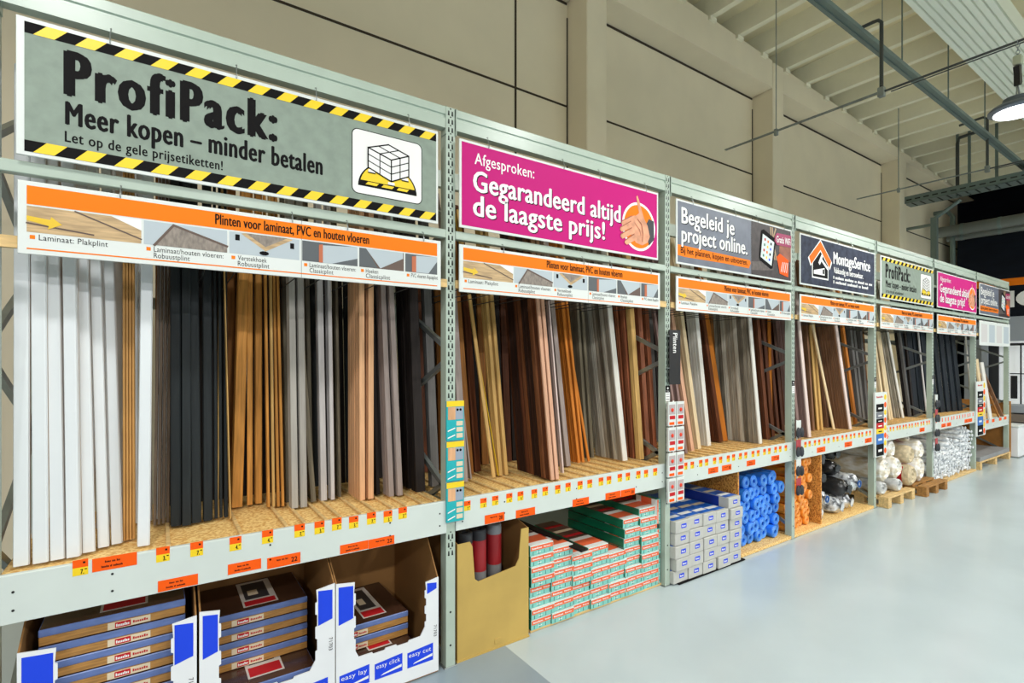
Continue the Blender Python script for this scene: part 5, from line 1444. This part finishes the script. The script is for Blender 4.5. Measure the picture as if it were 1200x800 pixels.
# long trunking along the aisle
zt_ = onx(1037, 20, LAMPS_AND_FILL[2][0])[1] - .055; ya, yb = onz(945, 0, zt_)[1], onz(966, 0, zt_)[1]
r = thing('cable_trunking', 'long grey metal trunking hung below the ceiling ribs along the aisle', 'cable trunking', (5.0, (ya + yb)/2, zt_))
w = abs(ya - yb)
mb = MB(); mb.prism([(0, -w/2, 0), (0, -w*.12, 0), (0, -w*.12, .012), (0, w*.12, .012), (0, w*.12, 0), (0, w/2, 0), (0, w/2, .05), (0, -w/2, .05)], (-.8, 0, 0), (12.9, 0, 0), RAIL); mb.build('channel', r)
for px, py in ((1067, 78), (1122, 122), (1165, 157)):
    X = onz(px, py, zt_)[0]; mb = MB(); mb.cyl((X - 5.0, 0, .05), (X - 5.0, 0, zc(X) + .28 - zt_), .008, RAIL, 8); mb.cbox(X - 5.03, -.02, zc(X) + .2 - zt_, X - 4.97, .02, zc(X) + .27 - zt_, RAIL, .003); mb.build('hanger_rod', r, smooth=True)
# lighting support wires with lamp
def wire_line(Xw, zw, y0, y1, label, hookpx):
    r = thing('lighting_rail', label, 'lighting rail', (Xw, y0, zw))
    mb = MB(); Yh, Zh = onx(hookpx[0], hookpx[1], Xw)
    # perforated strut part towards the wall
    n = int((y0 - Yh)/.04)
    mb.box(-.015, Yh - y0, -.003, -.009, 0, .012, ZINC); mb.box(.009, Yh - y0, -.003, .015, 0, .012, ZINC)
    for i in range(n): mb.box(-.01, Yh - y0 + i*.04, -.002, .01, Yh - y0 + i*.04 + .006, .010, ZINC)
    mb.build('perforated_strut', r)
    mb = MB(); mb.tube([(0, Yh - y0, 0), (0, (Yh + y1)/2 - y0, -.0), (0, y1 - y0, .01)], .011, CABLE, 6); mb.tube([(.02, Yh - y0 - .08, -.02), (.01, (Yh + y1)/2 - y0, -.018), (.02, y1 - y0, 0.0)], .006, CABLE, 6); mb.build('cable_bundle', r, smooth=True)
    mb = MB(); mb.cbox(-.03, Yh - y0 - .03, -.05, .03, Yh - y0 + .03, .05, ZINC, .006); mb.build('clamp', r)
    return r, Yh
Xw = LAMPS_AND_FILL[2][0]
_, zw = onx(1033, 108, Xw)
lr, Yh = wire_line(Xw, zw, onx(850, 172, Xw)[0], -3.2, 'lighting rail and cable crossing the aisle above the shop lamp', (1033, 108))
# riser: from trunking across, then down to the clamp
r0 = lr.location
pts = [(Xw, (ya + yb)/2, zt_ + .06), (Xw, Yh + .08, zt_ + .06), (Xw, Yh + .03, zt_ + .055), (Xw, Yh, zt_ + .02), (Xw, Yh - .0, zw + .06)]
_, zel = onx(1037, 20, Xw)
mb = MB(); mb.tube([(p[0], p[1], p[2]) for p in pts], .018, CABLE, 8); o = mb.build('riser_conduit', smooth=True); tag(o, 'bent dark conduit dropping from the trunking to the lighting rail', 'conduit')
mb = MB(); mb.cyl((Xw + .02, Yh, zw + .05), (Xw + .02, Yh, zc(Xw) + .27), .004, ZINC, 6); tag(mb.build('suspension_wire'), 'thin suspension wire beside the bent conduit', 'wire')
# rod near the second pillar
yh2, zh2 = onx(909.5, 152, Xw)
mb = MB(); mb.cyl((Xw, yh2, zw + .012), (Xw, yh2, zc(Xw) + .27), .006, ZINC, 6); mb.cbox(Xw - .02, yh2 - .02, zw - .05, Xw + .02, yh2 + .02, zw + .03, ZINC, .004)
tag(mb.build('suspension_rod'), 'thin rod holding the wall end of the lighting rail', 'rod')
# the shop lamp
lx, ly, lz = LAMPS_AND_FILL[2]
LB = mat('lamp_housing', (96, 106, 118), .4, metal=.4)
r = thing('high_bay_lamp', 'round lit high bay lamp hanging on a chain over the aisle', 'lamp', (lx, ly, lz))
R = .20
mb = MB(); mb.lathe([(R*.80, .0), (R, .015), (R*1.0, .03), (R*.88, .055), (R*.55, .075), (R*.5, .12), (R*.18, .13), (0, .13)], (0, 0, 0), (0, 0, 1), LB, 36); mb.build('housing', r, smooth=True)
LENS = mat('lamp_lens', (250, 252, 255), .4, emit=6.0)
mb = MB(); mb.lathe([(R*.82, .0), (R*.80, -.006), (0, -.008)], (0, 0, 0), (0, 0, 1), LENS, 36); mb.build('lens', r, smooth=True, fix=False)
mb = MB(); mb.tube([(-.05, 0, .12), (-.03, 0, .19), (0, 0, .24), (.03, 0, .19), (.05, 0, .12)], .006, ZINC, 6); mb.build('bail', r)
zw2 = zw - lz
mb = MB(); z = .24; i = 0
while z < zw2 - .02:
    a = (i % 2)*math.pi/2; q = [(.012*math.cos(t)*math.cos(a), .012*math.cos(t)*math.sin(a), z + .02*math.sin(t) + .016) for t in [2*math.pi*k/8 for k in range(9)]]
    mb.tube(q, .003, ZINC, 5); z += .030; i += 1
mb.build('chain', r)
zd = onx(1183, 90, lx)[1] - lz; zd2 = onx(1183, 73, lx)[1] - lz
mb = MB(); mb.prism([(-.035, 0, zd - .11), (.01, 0, zd - .10), (.055, 0, zd - .06), (.03, 0, zd + .02), (.02, 0, zd + .08), (-.03, 0, zd + .06), (-.06, 0, zd + .05), (-.04, 0, zd - .01)], (0, -.02, 0), (0, .04, 0), mat('connector_black', (18, 18, 20), .5)); mb.build('connector_bag', r)
mb = MB(); mb.cbox(-.03, -.03, zd2 - .05, .03, .03, zd2 + .03, mat('junction_box', (190, 196, 170), .5), .006); mb.build('junction_box', r)
# second lighting rail further along
Xw2 = 10.9
_, zw_2 = onx(1157, 198, Xw2)
lr2, Yh2 = wire_line(Xw2, zw_2, onx(1004, 232, Xw2)[0], -3.2, 'far lighting rail crossing the aisle beyond the shop lamp', (1157, 198))
yq2, zq2 = onx(1157, 136, Xw2)
mb = MB(); mb.tube([(Xw2, yq2 + .35, zq2 - .02), (Xw2, yq2 + .05, zq2), (Xw2, yq2, zq2 - .04), (Xw2, yq2, zw_2 + .05)], .02, CABLE, 8); tag(mb.build('riser_conduit', smooth=True), 'bent dark conduit of the far lighting rail', 'conduit')
yr2, zr2 = onx(1053, 217, Xw2)
mb = MB(); mb.cyl((Xw2, yr2, zw_2 + .012), (Xw2, yr2, zc(Xw2) + .27), .007, ZINC, 6); mb.cbox(Xw2 - .02, yr2 - .02, zw_2 - .05, Xw2 + .02, yr2 + .02, zw_2 + .03, ZINC, .004); tag(mb.build('suspension_rod'), 'thin rod holding the far lighting rail by the third pillar', 'rod')
# perforated cable tray across the end
XT = 12.9
yt0, zt0 = onx(1063, 241, XT); yt1 = -4.0
r = thing('cable_tray', 'perforated grey cable tray crossing the hall above the last bays', 'cable tray', (XT, yt0, zt0))
mb = MB(); Lt = yt0 - yt1
mb.box(-.2, -Lt, 0, .2, 0, .006, RAIL); mb.box(-.2, -Lt, 0, -.196, 0, .14, RAIL); mb.box(.196, -Lt, 0, .2, 0, .14, RAIL)
mb.build('tray_body', r)
mb = MB()
for i in range(40):
    y = -Lt + i*Lt/40; mb.box(-.2015, y, .05, -.1995, y + .09, .075, HOLE); mb.box(-.16, y, -.001, .16, y + .03, .001, HOLE)
mb.build('tray_slots', r, fix=False)
for j, (px, py0, py1) in enumerate(((1122, 163, 226), (1136, 185, 221), (1168, 188, 245))):
    yy = onx(px, 226, XT)[0]; mb = MB(); mb.box(-.02, yy - yt0 - .02, -.02, .02, yy - yt0 + .02, zc(XT) + .27 - zt0, RAIL); mb.build('hanger', r)
mb = MB(); ya_ = onx(1122, 162, XT); yb_ = onx(1152, 152, XT)
mb.tube([(XT, ya_[0], zt0 + .008), (XT, ya_[0], ya_[1] - .1), (XT, ya_[0] - .03, ya_[1]), (XT, yb_[0], yb_[1])], .03, CABLE, 8); tag(mb.build('riser_conduit', smooth=True), 'bent conduit rising from the perforated cable tray', 'conduit')
# support post and strut below the tray
yp, zp0 = onx(1095, 305, XT); zp1 = onx(1095, 255, XT)[1]
r = thing('tray_support', 'grey post with slanted strut carrying the cable tray', 'support', (XT, yp, 0))
mb = MB(); mb.box(-.05, -.05, 2.2, .05, .05, zp1, RAIL); mb.build('post', r)
ys_, zs_2 = onx(1126, 234, XT)
mb = MB(); mb.tube([(0, 0, zp1 - .02), (0, ys_ - yp, zs_2)], .035, RAIL, 8); mb.build('strut', r)
mb = MB(); mb.box(-.03, -.0, zp1 - .16, .03, .75, zp1 - .11, RAIL); mb.build('wall_arm', r)
# pipes
for i, (p0, p1, rad, lab) in enumerate((((1099, 273), (1196, 256), .12, 'upper of two grey horizontal pipes before the navy wall'), ((1110, 279.5), (1196, 267), .085, 'lower of two grey horizontal pipes before the navy wall'))):
    XP = 14.9 + .45*i; ya_, za_ = onx(p0[0], p0[1], XP)
    r = thing('duct_pipe', lab, 'pipe', (XP, ya_, za_), group='horizontal pipes')
    mb = MB(); mb.cyl((0, 0, 0), (0, -7, 0), rad, mat('pipe_grey', (112, 117, 112), .45, var=.1, scale=3), 18); mb.build('pipe_body', r, smooth=True)
    for q in (1128, 1172):
        yy = onx(q, 265, XP)[0] - ya_; mb = MB(); mb.cyl((0, yy - .03, 0), (0, yy + .03, 0), rad*1.07, RAIL, 18); mb.build('pipe_clamp', r, smooth=True)
y_, z_ = onx(1112.5, 283, 14.9)
mb = MB(); mb.tube([(15.12, y_ + .35, z_ + .75), (15.12, y_ + .1, z_ + .75), (15.12, y_, z_ + .6), (15.12, y_, .003)], .05, RAIL, 8); tag(mb.build('down_pipe', smooth=True), 'thin vertical down pipe behind the grey support post', 'pipe')

# ================================================================== BEYOND THE RACK END
XE = 16.3
DARK = mat('door_dark', (34, 38, 44), .45); PANEL_GLOW = mat('panel_glow', (238, 244, 246), .5, emit=.35)  # white wall panel glows by itself in place of light falling on it
def epx(px, py): return onx(px, py, XE)
def epanel(name, lab, cat, px0, py0, px1, py1, m, t=.06, dx=0.0):
    y0, z1 = onx(px0, py0, XE - dx); y1, z0 = onx(px1, py1, XE - dx)
    return tag(MB().cbox(XE - dx - t, y1, max(z0, .003), XE - dx, y0, z1, m, .004).build(name), lab, cat)
epanel('grey_partition', 'tall grey display partition seen through the last bay', 'partition', 1151, 396, 1158.5, 530, ENDG, dx=.2)
epanel('dark_door', 'tall dark door leaf seen through the last bay', 'door', 1158, 404, 1171, 472, DARK, dx=.1)
epanel('glowing_wall_panel', 'bright white wall panel with painted glow past the rack end', 'panel', 1168, 394, 1206, 474, PANEL_GLOW, dx=.05, t=.04)
r = thing('door_frame', 'black door frame before the bright wall panel', 'door frame', (XE - .3, 0, 0))
for px0, py0, px1, py1 in ((1164, 402.5, 1206, 404.5), (1196, 403, 1197.5, 480), (1184, 437, 1206, 438.5), (1184, 474, 1206, 476)):
    y0, z1 = onx(px0, py0, XE - .3); y1, z0 = onx(px1, py1, XE - .3)
    mb = MB(); mb.box(-.05, y1, z0, 0, y0, z1, DARK); mb.build('frame_bar', r)
epanel('notice_board', 'small black notice on the bright panel past the rack end', 'sign', 1184.5, 440, 1192.5, 467, DARK, dx=.09, t=.02)
epanel('fascia_panel', 'pale grey panel under the navy fascia', 'panel', 1183, 371, 1206, 399, ENDG, dx=.45, t=.03)
GREYS = [ENDG, mat('stone_sample', (196, 186, 170), .5), WHITE, mat('tile_sample', (120, 110, 100), .5)]
for i in range(5):
    y0, z0 = onx(1184, 540, 13.6); 
    tag(MB().cbox(13.4 + .03*i, y0 - .9, .004 + .17*i, 13.9 + .03*i, y0 + .25 - .05*i, .15 + .17*i, GREYS[i % 4], .006).build('floor_display'), f'flat stacked floor sample tray, {ORD[i]} from the floor past the rack end', 'display', 'sample trays past the rack end')
r = tag(MB().cyl((UX[7] - UW/2 + .03, -.02, at(1152, 408, 0)[1]), (UX[7] - UW/2 + .03, .0, at(1152, 408, 0)[1]), .02, BLACK, 10).build('hook_knob'), 'small dark knob on the last upright', 'knob') if False else None

# ================================================================== too many boards to single out: the largest-showing 300 stay individuals, the rest become one mass
from mathutils.bvhtree import BVHTree
bpy.context.view_layer.update()
_V, _F, _own = [], [], []
for _o in COL.objects:
    if _o.type != 'MESH' or _o.name.split('.')[0] in ('floor', 'ceiling', 'ceiling_ribs', 'silver_tube', 'blue_foam_roll', 'orange_foam_roll'): continue
    _b = len(_V); _M = _o.matrix_world
    _V += [_M @ v.co for v in _o.data.vertices]
    for _p in _o.data.polygons: _F.append([_b + v for v in _p.vertices]); _own.append(_o.name)
_tree = BVHTree.FromPolygons(_V, _F)
_seen = {}
for _px in range(6, 1196, 2):
    for _py in range(180, 680, 2):
        _loc, _n, _i, _dist = _tree.ray_cast(CAM, ray(_px + .5, _py + .5).normalized())
        if _i is not None and _own[_i].startswith('skirting_board'): _seen[_own[_i]] = _seen.get(_own[_i], 0) + 1
_boards = [o for o in COL.objects if o.name.startswith('skirting_board')]
_boards.sort(key=lambda o: -_seen.get(o.name, 0))
_rest = _boards[296:]
mb = MB()
for o in _rest:
    M = o.matrix_world
    for p in o.data.polygons:
        mb.add([M @ o.data.vertices[v].co for v in p.vertices], [tuple(range(len(p.vertices)))], o.data.materials[p.material_index])
if _rest:
    o = mb.build('packed_skirting_boards', fix=False); o['kind'] = 'stuff'; o['label'] = 'mass of skirting boards packed behind the front ones'; o['category'] = 'skirting boards'
for o in _rest: bpy.data.objects.remove(o)
